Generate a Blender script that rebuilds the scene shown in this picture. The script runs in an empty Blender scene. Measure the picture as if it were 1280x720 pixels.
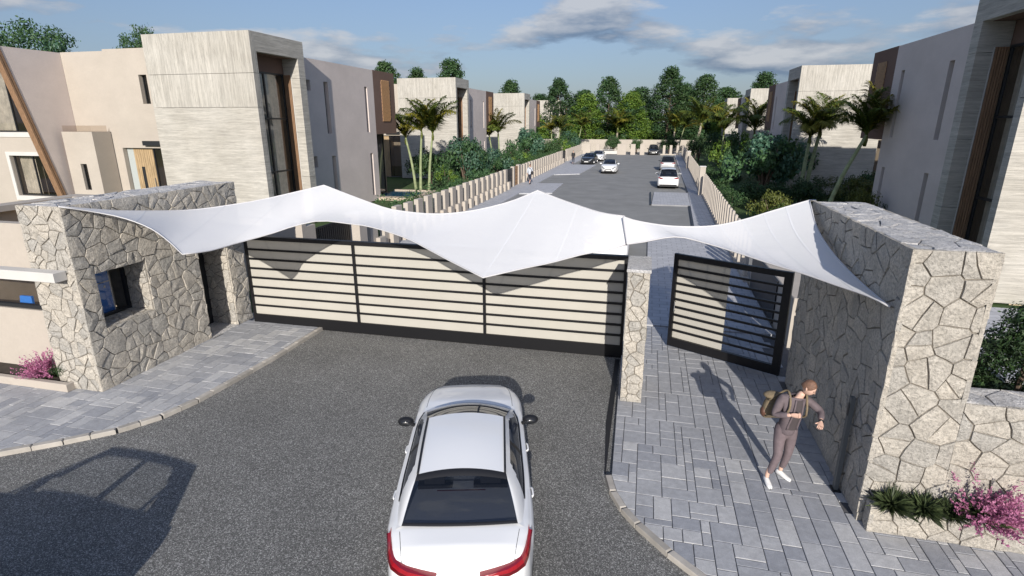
import bpy, bmesh, math, random
from mathutils import Vector, Matrix, noise as mnoise
R = math.radians
sc = bpy.context.scene
COL = sc.collection
rnd = random.Random(7)

# ------------------------------------------------------------------ camera
CAM_H = 5.5
cam = bpy.data.cameras.new('camera')
cam.sensor_width = 36.0
cam.lens = 690.0 / 1280.0 * 36.0
cam.clip_start = 0.05
cam.clip_end = 6000
camo = bpy.data.objects.new('camera', cam)
COL.objects.link(camo)
camo.location = (0, 0, CAM_H)
camo.rotation_euler = (R(90 - 16.775), 0, R(13.423))
sc.camera = camo

# ------------------------------------------------------------------ sun, sky, exposure
SUN_EL, SUN_ROT = 21.4, 168.0
sun = bpy.data.lights.new('sun', 'SUN')
sun.energy = 4.3
sun.angle = R(0.5)
sun.color = (1.0, 0.945, 0.86)
suno = bpy.data.objects.new('sun', sun)
COL.objects.link(suno)
sd = Vector((math.sin(R(SUN_ROT)) * math.cos(R(SUN_EL)), math.cos(R(SUN_ROT)) * math.cos(R(SUN_EL)), math.sin(R(SUN_EL))))
suno.rotation_euler = sd.to_track_quat('Z', 'Y').to_euler()
suno.location = sd * 60

world = bpy.data.worlds.new('World')
sc.world = world
world.use_nodes = True
nt = world.node_tree
bg = nt.nodes['Background']
bg.inputs[1].default_value = 0.15
sky = nt.nodes.new('ShaderNodeTexSky')
sky.sky_type = 'NISHITA'
sky.sun_disc = False
sky.sun_elevation = R(SUN_EL)
sky.sun_rotation = R(SUN_ROT)
sky.altitude = 0
sky.air_density = 1.0
sky.dust_density = 1.0
sky.ozone_density = 2.5

def N(t, kind, **kw):
    n = t.nodes.new(kind)
    for k, v in kw.items():
        setattr(n, k, v)
    return n

def L(t, a, b):
    t.links.new(a, b)

def math_node(t, op, a, b=None, c=None, clamp=False):
    n = N(t, 'ShaderNodeMath', operation=op, use_clamp=clamp)
    for i, v in enumerate((a, b, c)):
        if v is None:
            continue
        if isinstance(v, (int, float)):
            n.inputs[i].default_value = v
        else:
            L(t, v, n.inputs[i])
    return n.outputs[0]

def mixrgb(t, fac, a, b, blend='MIX'):
    n = N(t, 'ShaderNodeMix', data_type='RGBA', blend_type=blend)
    for sock, v in ((n.inputs[0], fac), (n.inputs[6], a), (n.inputs[7], b)):
        if isinstance(v, (int, float)):
            sock.default_value = v
        elif isinstance(v, (tuple, list)):
            sock.default_value = tuple(v) + ((1.0,) if len(v) == 3 else ())
        else:
            L(t, v, sock)
    return n.outputs[2]

def ramp(t, fac, stops):
    n = N(t, 'ShaderNodeValToRGB')
    e = n.color_ramp.elements
    while len(e) < len(stops):
        e.new(0.5)
    for i, (p, c) in enumerate(stops):
        e[i].position = p
        e[i].color = tuple(c) + (1.0,) if len(c) == 3 else c
    L(t, fac, n.inputs[0])
    return n.outputs[0]

# clouds: a flat cloud layer far up, sampled along the view direction (same everywhere round the horizon)
geo = N(nt, 'ShaderNodeTexCoord')
sep = N(nt, 'ShaderNodeSeparateXYZ')
L(nt, geo.outputs['Generated'], sep.inputs[0])
cx, cy = sep.outputs[0], sep.outputs[1]
def cloud_density(dz):
    comb = N(nt, 'ShaderNodeCombineXYZ')
    L(nt, cx, comb.inputs[0])
    L(nt, cy, comb.inputs[1])
    L(nt, math_node(nt, 'MULTIPLY', math_node(nt, 'ADD', sep.outputs[2], dz), 3.6), comb.inputs[2])
    mp = N(nt, 'ShaderNodeMapping')
    mp.inputs['Location'].default_value = (CLOUD_SEED, CLOUD_SEED * 1.7, 0)
    L(nt, comb.outputs[0], mp.inputs[0])
    a = N(nt, 'ShaderNodeTexNoise')
    a.inputs['Scale'].default_value = 3.1
    a.inputs['Detail'].default_value = 10
    a.inputs['Roughness'].default_value = 0.55
    L(nt, mp.outputs[0], a.inputs['Vector'])
    return a.outputs[0]
CLOUD_SEED = 31.9
d0 = cloud_density(0.0)
d1 = cloud_density(0.025)
mask = ramp(nt, d0, [(0.535, (0, 0, 0)), (0.60, (1, 1, 1))])
lit = math_node(nt, 'MULTIPLY_ADD', math_node(nt, 'SUBTRACT', d0, d1), 6.5, 0.30, clamp=True)
cloud_col = mixrgb(nt, lit, (0.80, 1.15, 1.75), (3.2, 3.25, 3.4))
veil_n = N(nt, 'ShaderNodeTexNoise')
veil_n.inputs['Scale'].default_value = 0.35
veil_n.inputs['Detail'].default_value = 6
cv = N(nt, 'ShaderNodeCombineXYZ')
L(nt, cx, cv.inputs[0]); L(nt, math_node(nt, 'MULTIPLY', cy, 2.2), cv.inputs[1])
L(nt, cv.outputs[0], veil_n.inputs['Vector'])
veil = math_node(nt, 'MULTIPLY', ramp(nt, veil_n.outputs[0], [(0.25, (0.75, 0.75, 0.75)), (0.75, (1, 1, 1))]), math_node(nt, 'SUBTRACT', 0.80, math_node(nt, 'MULTIPLY', sep.outputs[2], 1.25), clamp=True))
skyc = mixrgb(nt, 1.0, sky.outputs[0], (0.76, 0.76, 0.84), 'MULTIPLY')
sky1 = mixrgb(nt, veil, skyc, (0.92, 1.12, 1.50))
sky2 = mixrgb(nt, math_node(nt, 'MULTIPLY', mask, 0.80), sky1, cloud_col)
L(nt, sky2, bg.inputs[0])

vs = sc.view_settings
vs.view_transform = 'Standard'
vs.look = 'None'
vs.exposure = 0.29
vs.gamma = 1.0
vs.use_curve_mapping = False
sc.cycles.max_bounces = 6
sc.cycles.transparent_max_bounces = 12

# ------------------------------------------------------------------ mesh helpers
class MB:
    """collects geometry for one mesh"""
    def __init__(s):
        s.v, s.f, s.m = [], [], []
    def add(s, vs_, fs, mi=0):
        o = len(s.v)
        s.v += [tuple(p) for p in vs_]
        for f in fs:
            s.f.append(tuple(i + o for i in f)); s.m.append(mi)
        return s
    def box(s, x0, x1, y0, y1, z0, z1, mi=0):
        vs_ = [(x0, y0, z0), (x1, y0, z0), (x1, y1, z0), (x0, y1, z0), (x0, y0, z1), (x1, y0, z1), (x1, y1, z1), (x0, y1, z1)]
        return s.add(vs_, [(3, 2, 1, 0), (4, 5, 6, 7), (0, 1, 5, 4), (1, 2, 6, 5), (2, 3, 7, 6), (3, 0, 4, 7)], mi)
    def bevbox(s, x0, x1, y0, y1, z0, z1, b=0.02, mi=0):
        """box with chamfered top edges"""
        vs_ = [(x0, y0, z0), (x1, y0, z0), (x1, y1, z0), (x0, y1, z0),
               (x0, y0, z1 - b), (x1, y0, z1 - b), (x1, y1, z1 - b), (x0, y1, z1 - b),
               (x0 + b, y0 + b, z1), (x1 - b, y0 + b, z1), (x1 - b, y1 - b, z1), (x0 + b, y1 - b, z1)]
        fs = [(3, 2, 1, 0), (8, 9, 10, 11)]
        for i in range(4):
            j = (i + 1) % 4
            fs += [(i, j, j + 4, i + 4), (i + 4, j + 4, j + 8, i + 8)]
        return s.add(vs_, fs, mi)
    def quad(s, a, b, c, d, mi=0):
        return s.add([a, b, c, d], [(0, 1, 2, 3)], mi)
    def prism(s, pts, off, mi=0):
        """polygon pts (3D, planar) pushed by vector off"""
        n = len(pts)
        off = Vector(off)
        vs_ = [Vector(p) for p in pts] + [Vector(p) + off for p in pts]
        fs = [tuple(range(n - 1, -1, -1)), tuple(range(n, 2 * n))]
        for i in range(n):
            j = (i + 1) % n
            fs.append((i, j, j + n, i + n))
        return s.add(vs_, fs, mi)
    def tube(s, pts, radii, seg=8, mi=0, cap=True):
        pts = [Vector(p) for p in pts]
        if isinstance(radii, (int, float)):
            radii = [radii] * len(pts)
        rings = []
        up = None
        for i, p in enumerate(pts):
            d = (pts[min(i + 1, len(pts) - 1)] - pts[max(i - 1, 0)])
            if d.length < 1e-9: d = Vector((0, 0, 1))
            d.normalize()
            if up is None:
                up = Vector((1, 0, 0)) if abs(d.x) < 0.8 else Vector((0, 1, 0))
            a = d.cross(up)
            if a.length < 1e-6: a = d.cross(Vector((0, 1, 0)))
            a.normalize()
            up = a.cross(d).normalized()
            rings.append([p + (a * math.cos(2 * math.pi * k / seg) + up * math.sin(2 * math.pi * k / seg)) * radii[i] for k in range(seg)])
        vs_ = [v for r in rings for v in r]
        fs = []
        for i in range(len(rings) - 1):
            for k in range(seg):
                k2 = (k + 1) % seg
                fs.append((i * seg + k, i * seg + k2, (i + 1) * seg + k2, (i + 1) * seg + k))
        if cap:
            fs.append(tuple(range(seg - 1, -1, -1)))
            fs.append(tuple((len(rings) - 1) * seg + k for k in range(seg)))
        return s.add(vs_, fs, mi)
    def grid(s, rows, mi=0, flip=False):
        n, m = len(rows), len(rows[0])
        vs_ = [p for r in rows for p in r]
        fs = []
        for i in range(n - 1):
            for j in range(m - 1):
                f = (i * m + j, i * m + j + 1, (i + 1) * m + j + 1, (i + 1) * m + j)
                fs.append(f[::-1] if flip else f)
        return s.add(vs_, fs, mi)
    def ball(s, c, r, seg=10, ring=7, mi=0):
        rx, ry, rz = (r, r, r) if isinstance(r, (int, float)) else r
        rows = []
        for i in range(ring + 1):
            t = math.pi * i / ring
            rows.append([(c[0] + rx * math.sin(t) * math.cos(2 * math.pi * k / seg), c[1] + ry * math.sin(t) * math.sin(2 * math.pi * k / seg), c[2] + rz * math.cos(t)) for k in range(seg + 1)])
        return s.grid(rows, mi, True)
    def mesh(s, name, mats, smooth=False, autosmooth=None):
        me = bpy.data.meshes.new(name)
        me.from_pydata(s.v, [], s.f)
        for m in (mats if isinstance(mats, (list, tuple)) else [mats]):
            me.materials.append(m)
        if any(s.m):
            me.polygons.foreach_set('material_index', s.m)
        if smooth:
            me.polygons.foreach_set('use_smooth', [True] * len(s.f))
        me.update()
        return me
    def build(s, name, mats, parent=None, smooth=False):
        return link(name, s.mesh(name, mats, smooth), parent)

def link(name, data, parent=None, loc=None, rot=None, scale=None):
    o = bpy.data.objects.new(name, data)
    COL.objects.link(o)
    if parent is not None: o.parent = parent
    if loc is not None: o.location = loc
    if rot is not None: o.rotation_euler = rot
    if scale is not None: o.scale = (scale,) * 3 if isinstance(scale, (int, float)) else scale
    return o

def weld(me, dist=0.0005, smooth_angle=None):
    bm = bmesh.new(); bm.from_mesh(me)
    bmesh.ops.remove_doubles(bm, verts=bm.verts, dist=dist)
    bmesh.ops.recalc_face_normals(bm, faces=bm.faces)
    bm.to_mesh(me); bm.free()
    if smooth_angle is not None:
        me.polygons.foreach_set('use_smooth', [True] * len(me.polygons))
        me.set_sharp_from_angle(angle=R(smooth_angle))
    me.update()

def empty(name, label=None, cat=None, group=None, loc=(0, 0, 0), rz=0.0, scale=None):
    o = bpy.data.objects.new(name, None)
    COL.objects.link(o)
    o.empty_display_size = 0.3
    o.location = loc
    o.rotation_euler = (0, 0, rz)
    if scale is not None: o.scale = (scale,) * 3 if isinstance(scale, (int, float)) else scale
    return tag(o, label, cat, group)

def tag(o, label=None, cat=None, group=None, kind=None):
    if label: o['label'] = label
    if cat: o['category'] = cat
    if group: o['group'] = group
    if kind: o['kind'] = kind
    return o

def struct(name, mb, mats, smooth=False):
    return tag(mb.build(name, mats, None, smooth), kind='structure')

def copy_tree(o, parent=None):
    c = o.copy(); COL.objects.link(c)
    if parent is not None: c.parent = parent
    for ch in list(o.children):
        copy_tree(ch, c)
    return c

# ------------------------------------------------------------------ materials
MATS = {}
def material(name):
    m = bpy.data.materials.new(name)
    m.use_nodes = True
    MATS[name] = m
    return m, m.node_tree, m.node_tree.nodes['Principled BSDF']

def noise_tex(t, scale, detail=4, rough=0.6, coord='Object', stretch=None):
    tc = N(t, 'ShaderNodeTexCoord')
    v = tc.outputs[coord]
    if stretch:
        mp = N(t, 'ShaderNodeMapping')
        mp.inputs['Scale'].default_value = stretch
        L(t, v, mp.inputs[0]); v = mp.outputs[0]
    n = N(t, 'ShaderNodeTexNoise')
    n.inputs['Scale'].default_value = scale
    n.inputs['Detail'].default_value = detail
    n.inputs['Roughness'].default_value = rough
    L(t, v, n.inputs['Vector'])
    return n.outputs[0]

def world_noise(t, scale, detail=4, rough=0.6, stretch=None):
    g = N(t, 'ShaderNodeNewGeometry')
    v = g.outputs['Position']
    if stretch:
        mp = N(t, 'ShaderNodeMapping')
        mp.inputs['Scale'].default_value = stretch
        L(t, v, mp.inputs[0]); v = mp.outputs[0]
    n = N(t, 'ShaderNodeTexNoise')
    n.inputs['Scale'].default_value = scale
    n.inputs['Detail'].default_value = detail
    n.inputs['Roughness'].default_value = rough
    L(t, v, n.inputs['Vector'])
    return n.outputs[0]

def bump(t, bsdf, h, strength=0.3, dist=0.02):
    b = N(t, 'ShaderNodeBump')
    b.inputs['Strength'].default_value = strength
    b.inputs['Distance'].default_value = dist
    L(t, h, b.inputs['Height'])
    L(t, b.outputs[0], bsdf.inputs['Normal'])

def dk(c, f):
    return tuple(x * f for x in c)

def simple(name, col, rough=0.6, metal=0.0, coat=0.0, spec=None, var=0.0, vscale=3.0, bstr=0.0, bscale=40.0, objvar=0.0):
    m, t, b = material(name)
    b.inputs['Roughness'].default_value = rough
    b.inputs['Metallic'].default_value = metal
    if coat: b.inputs['Coat Weight'].default_value = coat; b.inputs['Coat Roughness'].default_value = 0.06
    if spec is not None: b.inputs['Specular IOR Level'].default_value = spec
    c = None
    if var:
        n = world_noise(t, vscale, 5)
        c = mixrgb(t, ramp(t, n, [(0.3, (0, 0, 0)), (0.7, (1, 1, 1))]), dk(col, 1 - var), dk(col, 1 + var))
    if objvar:
        oi = N(t, 'ShaderNodeObjectInfo')
        f = math_node(t, 'MULTIPLY_ADD', oi.outputs['Random'], 2 * objvar, 1 - objvar)
        cc = N(t, 'ShaderNodeCombineColor'); 
        for i in range(3): L(t, f, cc.inputs[i])
        c = mixrgb(t, 1.0, c if c is not None else tuple(col), cc.outputs[0], 'MULTIPLY')
    if c is not None: L(t, c, b.inputs['Base Color'])
    else: b.inputs['Base Color'].default_value = tuple(col) + (1,)
    if bstr: bump(t, b, world_noise(t, bscale, 4), bstr, 0.01)
    return m

# stone: warm rubble, each stone a little different
def stone_mat(name, col, objvar=0.16):
    m, t, b = material(name)
    oi = N(t, 'ShaderNodeObjectInfo')
    n1 = world_noise(t, 3.5, 6, 0.65)
    n2 = world_noise(t, 26, 8, 0.75)
    c = mixrgb(t, ramp(t, n1, [(0.32, (0, 0, 0)), (0.68, (1, 1, 1))]), dk(col, 0.80), dk(col, 1.12))
    c = mixrgb(t, ramp(t, n2, [(0.33, (1, 1, 1)), (0.56, (0, 0, 0))]), c, dk(col, 0.48))
    warm = mixrgb(t, oi.outputs['Random'], (1 - objvar, 1 - objvar * 0.9, 1 - objvar * 0.7), (1 + objvar * 0.7, 1 + objvar * 0.55, 1 + objvar * 0.4))
    c = mixrgb(t, 1.0, c, warm, 'MULTIPLY')
    L(t, c, b.inputs['Base Color'])
    b.inputs['Roughness'].default_value = 0.9
    b.inputs['Specular IOR Level'].default_value = 0.2
    h = math_node(t, 'ADD', math_node(t, 'MULTIPLY', n1, 1.2), math_node(t, 'MULTIPLY', n2, 0.55))
    bump(t, b, h, 1.0, 0.09)
    return m
M_STONE = stone_mat('rubble_stone', (0.66, 0.615, 0.54))
M_CAP = stone_mat('cap_stone', (0.76, 0.74, 0.72), 0.10)
M_MORTAR = simple('mortar', (0.19, 0.168, 0.14), 0.95, var=0.25, vscale=8, bstr=0.5, bscale=60)

# pavers
def paver_mat(name, col):
    m, t, b = material(name)
    oi = N(t, 'ShaderNodeObjectInfo')
    n0 = world_noise(t, 0.8, 3)
    n1 = world_noise(t, 9, 6, 0.7)
    n2 = world_noise(t, 70, 4, 0.8)
    c = mixrgb(t, ramp(t, n1, [(0.3, (0, 0, 0)), (0.7, (1, 1, 1))]), dk(col, 0.78), dk(col, 1.14))
    c = mixrgb(t, ramp(t, n2, [(0.35, (0.6, 0.6, 0.6)), (0.6, (0, 0, 0))]), c, dk(col, 0.6))
    v = mixrgb(t, oi.outputs['Random'], (0.72, 0.74, 0.78), (1.20, 1.19, 1.15))
    c = mixrgb(t, 1.0, c, v, 'MULTIPLY')
    c = mixrgb(t, 1.0, c, ramp(t, n0, [(0.3, (0.86, 0.86, 0.86)), (0.7, (1.06, 1.06, 1.06))]), 'MULTIPLY')
    L(t, c, b.inputs['Base Color'])
    b.inputs['Roughness'].default_value = 0.8
    bump(t, b, math_node(t, 'ADD', n1, math_node(t, 'MULTIPLY', n2, 0.5)), 0.45, 0.012)
    return m
M_PAVER = paver_mat('concrete_paver', (0.475, 0.475, 0.49))

# far pavers: joints drawn by a brick pattern on the same tone
def paver_far():
    m, t, b = material('far_paving')
    g = N(t, 'ShaderNodeNewGeometry')
    br = N(t, 'ShaderNodeTexBrick')
    L(t, g.outputs['Position'], br.inputs['Vector'])
    br.inputs['Color1'].default_value = (0.38, 0.385, 0.41, 1)
    br.inputs['Color2'].default_value = (0.52, 0.525, 0.55, 1)
    br.inputs['Mortar'].default_value = (0.11, 0.11, 0.12, 1)
    br.inputs['Scale'].default_value = 1.0
    br.inputs['Mortar Size'].default_value = 0.012
    br.inputs['Brick Width'].default_value = 0.46
    br.inputs['Row Height'].default_value = 0.30
    L(t, mixrgb(t, 0.5, br.outputs[0], ramp(t, world_noise(t, 2.0, 5), [(0.3, (0.36, 0.365, 0.385)), (0.7, (0.52, 0.52, 0.54))])), b.inputs['Base Color'])
    b.inputs['Roughness'].default_value = 0.85
    return m
M_PAVFAR = paver_far()

def asphalt():
    m, t, b = material('asphalt')
    n1 = world_noise(t, 75, 4, 0.9)
    n2 = world_noise(t, 0.5, 5, 0.6)
    n3 = world_noise(t, 95, 2, 0.9)
    g = N(t, 'ShaderNodeNewGeometry')
    vo = N(t, 'ShaderNodeTexVoronoi'); vo.inputs['Scale'].default_value = 80
    L(t, g.outputs['Position'], vo.inputs['Vector'])
    sepc = N(t, 'ShaderNodeSeparateColor'); L(t, vo.outputs['Color'], sepc.inputs[0])
    c = ramp(t, sepc.outputs[0], [(0.0, (0.025, 0.025, 0.024)), (0.40, (0.10, 0.098, 0.092)), (0.75, (0.23, 0.226, 0.212)), (1.0, (0.66, 0.65, 0.62))])
    c = mixrgb(t, 0.40, c, ramp(t, n1, [(0.38, (0.045, 0.045, 0.046)), (0.62, (0.30, 0.296, 0.286))]))
    c = mixrgb(t, 1.0, c, ramp(t, n2, [(0.3, (0.84, 0.84, 0.84)), (0.7, (1.14, 1.14, 1.14))]), 'MULTIPLY')
    L(t, c, b.inputs['Base Color'])
    b.inputs['Roughness'].default_value = 0.88
    bump(t, b, math_node(t, 'ADD', n1, math_node(t, 'MULTIPLY', n3, 0.5)), 0.55, 0.02)
    return m
M_ASPHALT = asphalt()
M_STREET = simple('street_asphalt', (0.245, 0.243, 0.235), 0.9, var=0.14, vscale=0.6, bstr=0.4, bscale=50)
M_KERB = simple('kerb_concrete', (0.40, 0.37, 0.33), 0.85, var=0.15, vscale=5, bstr=0.2, objvar=0.14)
M_GRAVEL = simple('paving_bed', (0.10, 0.10, 0.105), 0.95, var=0.2, vscale=12)

# buildings
def stucco(name, col):
    m, t, b = material(name)
    n1 = world_noise(t, 0.45, 6, 0.65, (1, 1, 1.6))
    n2 = world_noise(t, 14, 5, 0.7)
    c = mixrgb(t, ramp(t, n1, [(0.3, (0, 0, 0)), (0.72, (1, 1, 1))]), dk(col, 0.90), dk(col, 1.06))
    c = mixrgb(t, ramp(t, n2, [(0.3, (0.25, 0.25, 0.25)), (0.6, (0, 0, 0))]), c, dk(col, 0.8))
    L(t, c, b.inputs['Base Color'])
    b.inputs['Roughness'].default_value = 0.92
    b.inputs['Specular IOR Level'].default_value = 0.15
    bump(t, b, n2, 0.25, 0.015)
    return m
M_PINK = stucco('rose_stucco', (0.68, 0.595, 0.555))
M_CREAM = stucco('cream_stucco', (0.465, 0.415, 0.36))
M_WHITE = simple('white_render', (0.58, 0.56, 0.53), 0.85, var=0.06, vscale=1.2)
M_BOUND = stucco('cream_boundary', (0.48, 0.43, 0.375))

def travertine(name, vertical):
    m, t, b = material(name)
    st = (9, 9, 0.35) if vertical else (0.55, 0.55, 9)
    n1 = world_noise(t, 1.1, 7, 0.7, st)
    n2 = world_noise(t, 3.2, 6, 0.75, (st[0], st[1], st[2] * 1.6))
    n3 = world_noise(t, 0.5, 4)
    base = (0.50, 0.475, 0.43)
    c = mixrgb(t, ramp(t, n1, [(0.32, (0, 0, 0)), (0.66, (1, 1, 1))]), dk(base, 0.74), dk(base, 1.14))
    c = mixrgb(t, ramp(t, n2, [(0.36, (0.75, 0.75, 0.75)), (0.5, (0, 0, 0))]), c, dk(base, 0.55))
    c = mixrgb(t, 1.0, c, ramp(t, n3, [(0.3, (0.88, 0.87, 0.85)), (0.7, (1.06, 1.06, 1.06))]), 'MULTIPLY')
    L(t, c, b.inputs['Base Color'])
    b.inputs['Roughness'].default_value = 0.88
    b.inputs['Specular IOR Level'].default_value = 0.2
    bump(t, b, math_node(t, 'ADD', n1, n2), 0.5, 0.04)
    return m
M_TRAV_V = travertine('travertine_fluted', True)
M_TRAV_H = travertine('travertine_layered', False)

def wood(name, col, sc_=1.0):
    m, t, b = material(name)
    n1 = world_noise(t, 4 * sc_, 6, 0.65, (6, 6, 0.5))
    c = mixrgb(t, ramp(t, n1, [(0.3, (0, 0, 0)), (0.7, (1, 1, 1))]), dk(col, 0.62), dk(col, 1.25))
    L(t, c, b.inputs['Base Color'])
    b.inputs['Roughness'].default_value = 0.55
    return m
M_WOOD = wood('timber_cladding', (0.28, 0.165, 0.095))
M_DOORWOOD = wood('door_timber', (0.42, 0.30, 0.17))
M_BROWN = stucco('brown_panel', (0.19, 0.125, 0.10))
M_LATTICE = wood('lattice_timber', (0.42, 0.24, 0.115))
M_BLACK = simple('black_metal', (0.012, 0.012, 0.014), 0.42, metal=0.35)
M_DARKFRAME = simple('dark_frame', (0.02, 0.021, 0.023), 0.4)
M_BOARD = simple('gate_board', (0.44, 0.42, 0.375), 0.62, var=0.03, vscale=1.5, objvar=0.04)
M_INTERIOR = simple('room_interior', (0.50, 0.40, 0.29), 0.9, var=0.2, vscale=0.8)
M_CURTAIN = simple('curtain', (0.85, 0.74, 0.60), 0.9, var=0.3, vscale=2.0)
M_BLUE = simple('blue_plastic', (0.05, 0.22, 0.66), 0.45)
M_ROOF = simple('roof_gravel', (0.36, 0.34, 0.31), 0.95, var=0.15, vscale=4)

def glass(name, tint, trans=0.35, rough=0.02, F0=0.05):
    """window glass: mirror reflection by Fresnel over a tinted see-through"""
    m = bpy.data.materials.new(name); m.use_nodes = True
    MATS[name] = m
    t = m.node_tree
    t.nodes.remove(t.nodes['Principled BSDF'])
    out = t.nodes['Material Output']
    tr = N(t, 'ShaderNodeBsdfTransparent'); tr.inputs[0].default_value = tuple(tint) + (1,)
    gl = N(t, 'ShaderNodeBsdfGlossy'); gl.inputs['Roughness'].default_value = rough
    gl.inputs['Color'].default_value = (0.9, 0.92, 0.95, 1)
    fc = N(t, 'ShaderNodeLayerWeight'); fc.inputs[0].default_value = 0.5
    fres = math_node(t, 'MULTIPLY_ADD', math_node(t, 'POWER', fc.outputs['Facing'], 4.5), 0.80, F0)
    df = N(t, 'ShaderNodeBsdfDiffuse'); df.inputs[0].default_value = (0.012, 0.014, 0.018, 1)
    m1 = N(t, 'ShaderNodeMixShader'); m1.inputs[0].default_value = trans
    L(t, df.outputs[0], m1.inputs[1]); L(t, tr.outputs[0], m1.inputs[2])
    m2 = N(t, 'ShaderNodeMixShader')
    L(t, fres, m2.inputs[0])
    L(t, m1.outputs[0], m2.inputs[1]); L(t, gl.outputs[0], m2.inputs[2])
    L(t, m2.outputs[0], out.inputs[0])
    return m
M_GLASS = glass('window_glass', (0.72, 0.73, 0.73), 0.86, F0=0.13)
M_CLEARGLASS = glass('clear_car_glass', (0.9, 0.91, 0.92), 0.96)
M_CARGLASS = glass('car_glass', (0.30, 0.32, 0.36), 0.8)
M_RAILGLASS = glass('tinted_rail_glass', (0.80, 0.74, 0.68), 0.97)

# car
def paint(name, col, metal=0.0, rough=0.35):
    m, t, b = material(name)
    b.inputs['Base Color'].default_value = tuple(col) + (1,)
    b.inputs['Metallic'].default_value = metal
    b.inputs['Roughness'].default_value = rough
    b.inputs['Coat Weight'].default_value = 0.7
    b.inputs['Coat Roughness'].default_value = 0.05
    return m
M_CARWHITE = paint('white_paint', (0.83, 0.83, 0.83))
M_CARSILVER = paint('silver_paint', (0.40, 0.40, 0.41), 0.3)
M_CARBLACK = paint('black_paint', (0.012, 0.013, 0.016))
M_CARGREY = paint('grey_paint', (0.05, 0.055, 0.065), 0.3)
M_TRIM = simple('black_trim', (0.010, 0.010, 0.012), 0.45)
M_TYRE = simple('tyre_rubber', (0.014, 0.014, 0.015), 0.85)
M_RIM = simple('alloy_rim', (0.45, 0.45, 0.46), 0.3, metal=0.9)
M_TAIL = simple('tail_lamp_red', (0.30, 0.006, 0.014), 0.12, coat=1.0)
M_TAILDARK = simple('tail_lamp_dark', (0.11, 0.002, 0.005), 0.12, coat=1.0)
M_HEAD = simple('headlamp', (0.22, 0.235, 0.25), 0.1, metal=0.2, coat=1.0)
M_CHROME = simple('chrome', (0.7, 0.7, 0.7), 0.15, metal=1.0)
M_SEAT = simple('seat_leather', (0.055, 0.05, 0.048), 0.6)
M_SHELF = simple('parcel_shelf', (0.10, 0.10, 0.105), 0.7)
M_PLATE = simple('number_plate', (0.7, 0.7, 0.68), 0.5)

# vegetation
def leafmat(name, c0, c1, trans=0.22, rough=0.5, spec=0.35):
    m, t, b = material(name)
    g = N(t, 'ShaderNodeNewGeometry')
    oi = N(t, 'ShaderNodeObjectInfo')
    c = mixrgb(t, g.outputs['Random Per Island'], c0, c1)
    v = math_node(t, 'MULTIPLY_ADD', oi.outputs['Random'], 0.36, 0.82)
    cc = N(t, 'ShaderNodeCombineColor')
    for i in range(3): L(t, v, cc.inputs[i])
    c = mixrgb(t, 1.0, c, cc.outputs[0], 'MULTIPLY')
    L(t, c, b.inputs['Base Color'])
    b.inputs['Roughness'].default_value = rough
    b.inputs['Specular IOR Level'].default_value = spec
    tr = N(t, 'ShaderNodeBsdfTranslucent'); L(t, c, tr.inputs[0])
    mx = N(t, 'ShaderNodeMixShader'); mx.inputs[0].default_value = trans
    L(t, b.outputs[0], mx.inputs[1]); L(t, tr.outputs[0], mx.inputs[2])
    L(t, mx.outputs[0], t.nodes['Material Output'].inputs[0])
    return m
M_LEAF_DARK = leafmat('dark_foliage', (0.022, 0.055, 0.02), (0.07, 0.125, 0.04))
M_LEAF_EVER = leafmat('evergreen_needles', (0.012, 0.03, 0.012), (0.04, 0.07, 0.025), 0.1)
M_LEAF_MID = leafmat('mid_foliage', (0.03, 0.075, 0.03), (0.085, 0.165, 0.06))
M_LEAF_BRIGHT = leafmat('bright_foliage', (0.07, 0.15, 0.02), (0.20, 0.30, 0.045))
M_LEAF_BLUE = leafmat('blue_green_foliage', (0.03, 0.085, 0.055), (0.09, 0.18, 0.11), spec=0.5)
M_LEAF_OLIVE = leafmat('olive_foliage', (0.07, 0.09, 0.02), (0.16, 0.18, 0.04))
M_PALM = leafmat('palm_frond', (0.05, 0.085, 0.016), (0.15, 0.185, 0.035), 0.3)
M_PALMY = leafmat('palm_frond_yellow', (0.14, 0.15, 0.02), (0.32, 0.28, 0.045), 0.3)
M_PINKFL = leafmat('pink_flower', (0.30, 0.09, 0.19), (0.62, 0.26, 0.42), 0.25)
M_GRASSY = leafmat('grass_blade', (0.035, 0.055, 0.022), (0.10, 0.13, 0.055), 0.2)
M_BARK = simple('bark', (0.13, 0.095, 0.07), 0.95, var=0.3, vscale=5, bstr=0.5, bscale=20)
M_PALMBARK = simple('palm_trunk', (0.26, 0.30, 0.16), 0.8, var=0.3, vscale=4, bstr=0.3, bscale=20)
M_PALMBARK2 = simple('old_palm_trunk', (0.30, 0.26, 0.20), 0.9, var=0.3, vscale=4, bstr=0.4, bscale=20)
def lawn():
    m, t, b = material('lawn')
    n1 = world_noise(t, 0.7, 5); n2 = world_noise(t, 40, 4, 0.8)
    c = mixrgb(t, n1, (0.035, 0.075, 0.015), (0.085, 0.15, 0.03))
    c = mixrgb(t, ramp(t, n2, [(0.35, (0.7, 0.7, 0.7)), (0.6, (0, 0, 0))]), c, (0.02, 0.04, 0.01))
    L(t, c, b.inputs['Base Color']); b.inputs['Roughness'].default_value = 0.9
    bump(t, b, n2, 0.8, 0.05)
    return m
M_LAWN = lawn()
M_SOIL = simple('planting_soil', (0.045, 0.035, 0.025), 0.95, var=0.3, vscale=6)
def pool():
    m, t, b = material('pool_water')
    b.inputs['Base Color'].default_value = (0.02, 0.10, 0.17, 1)
    b.inputs['Roughness'].default_value = 0.04
    bump(t, b, world_noise(t, 5, 3), 0.15, 0.03)
    return m
M_POOL = pool()
M_COPING = simple('pool_coping', (0.50, 0.41, 0.32), 0.85, var=0.1)

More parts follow.
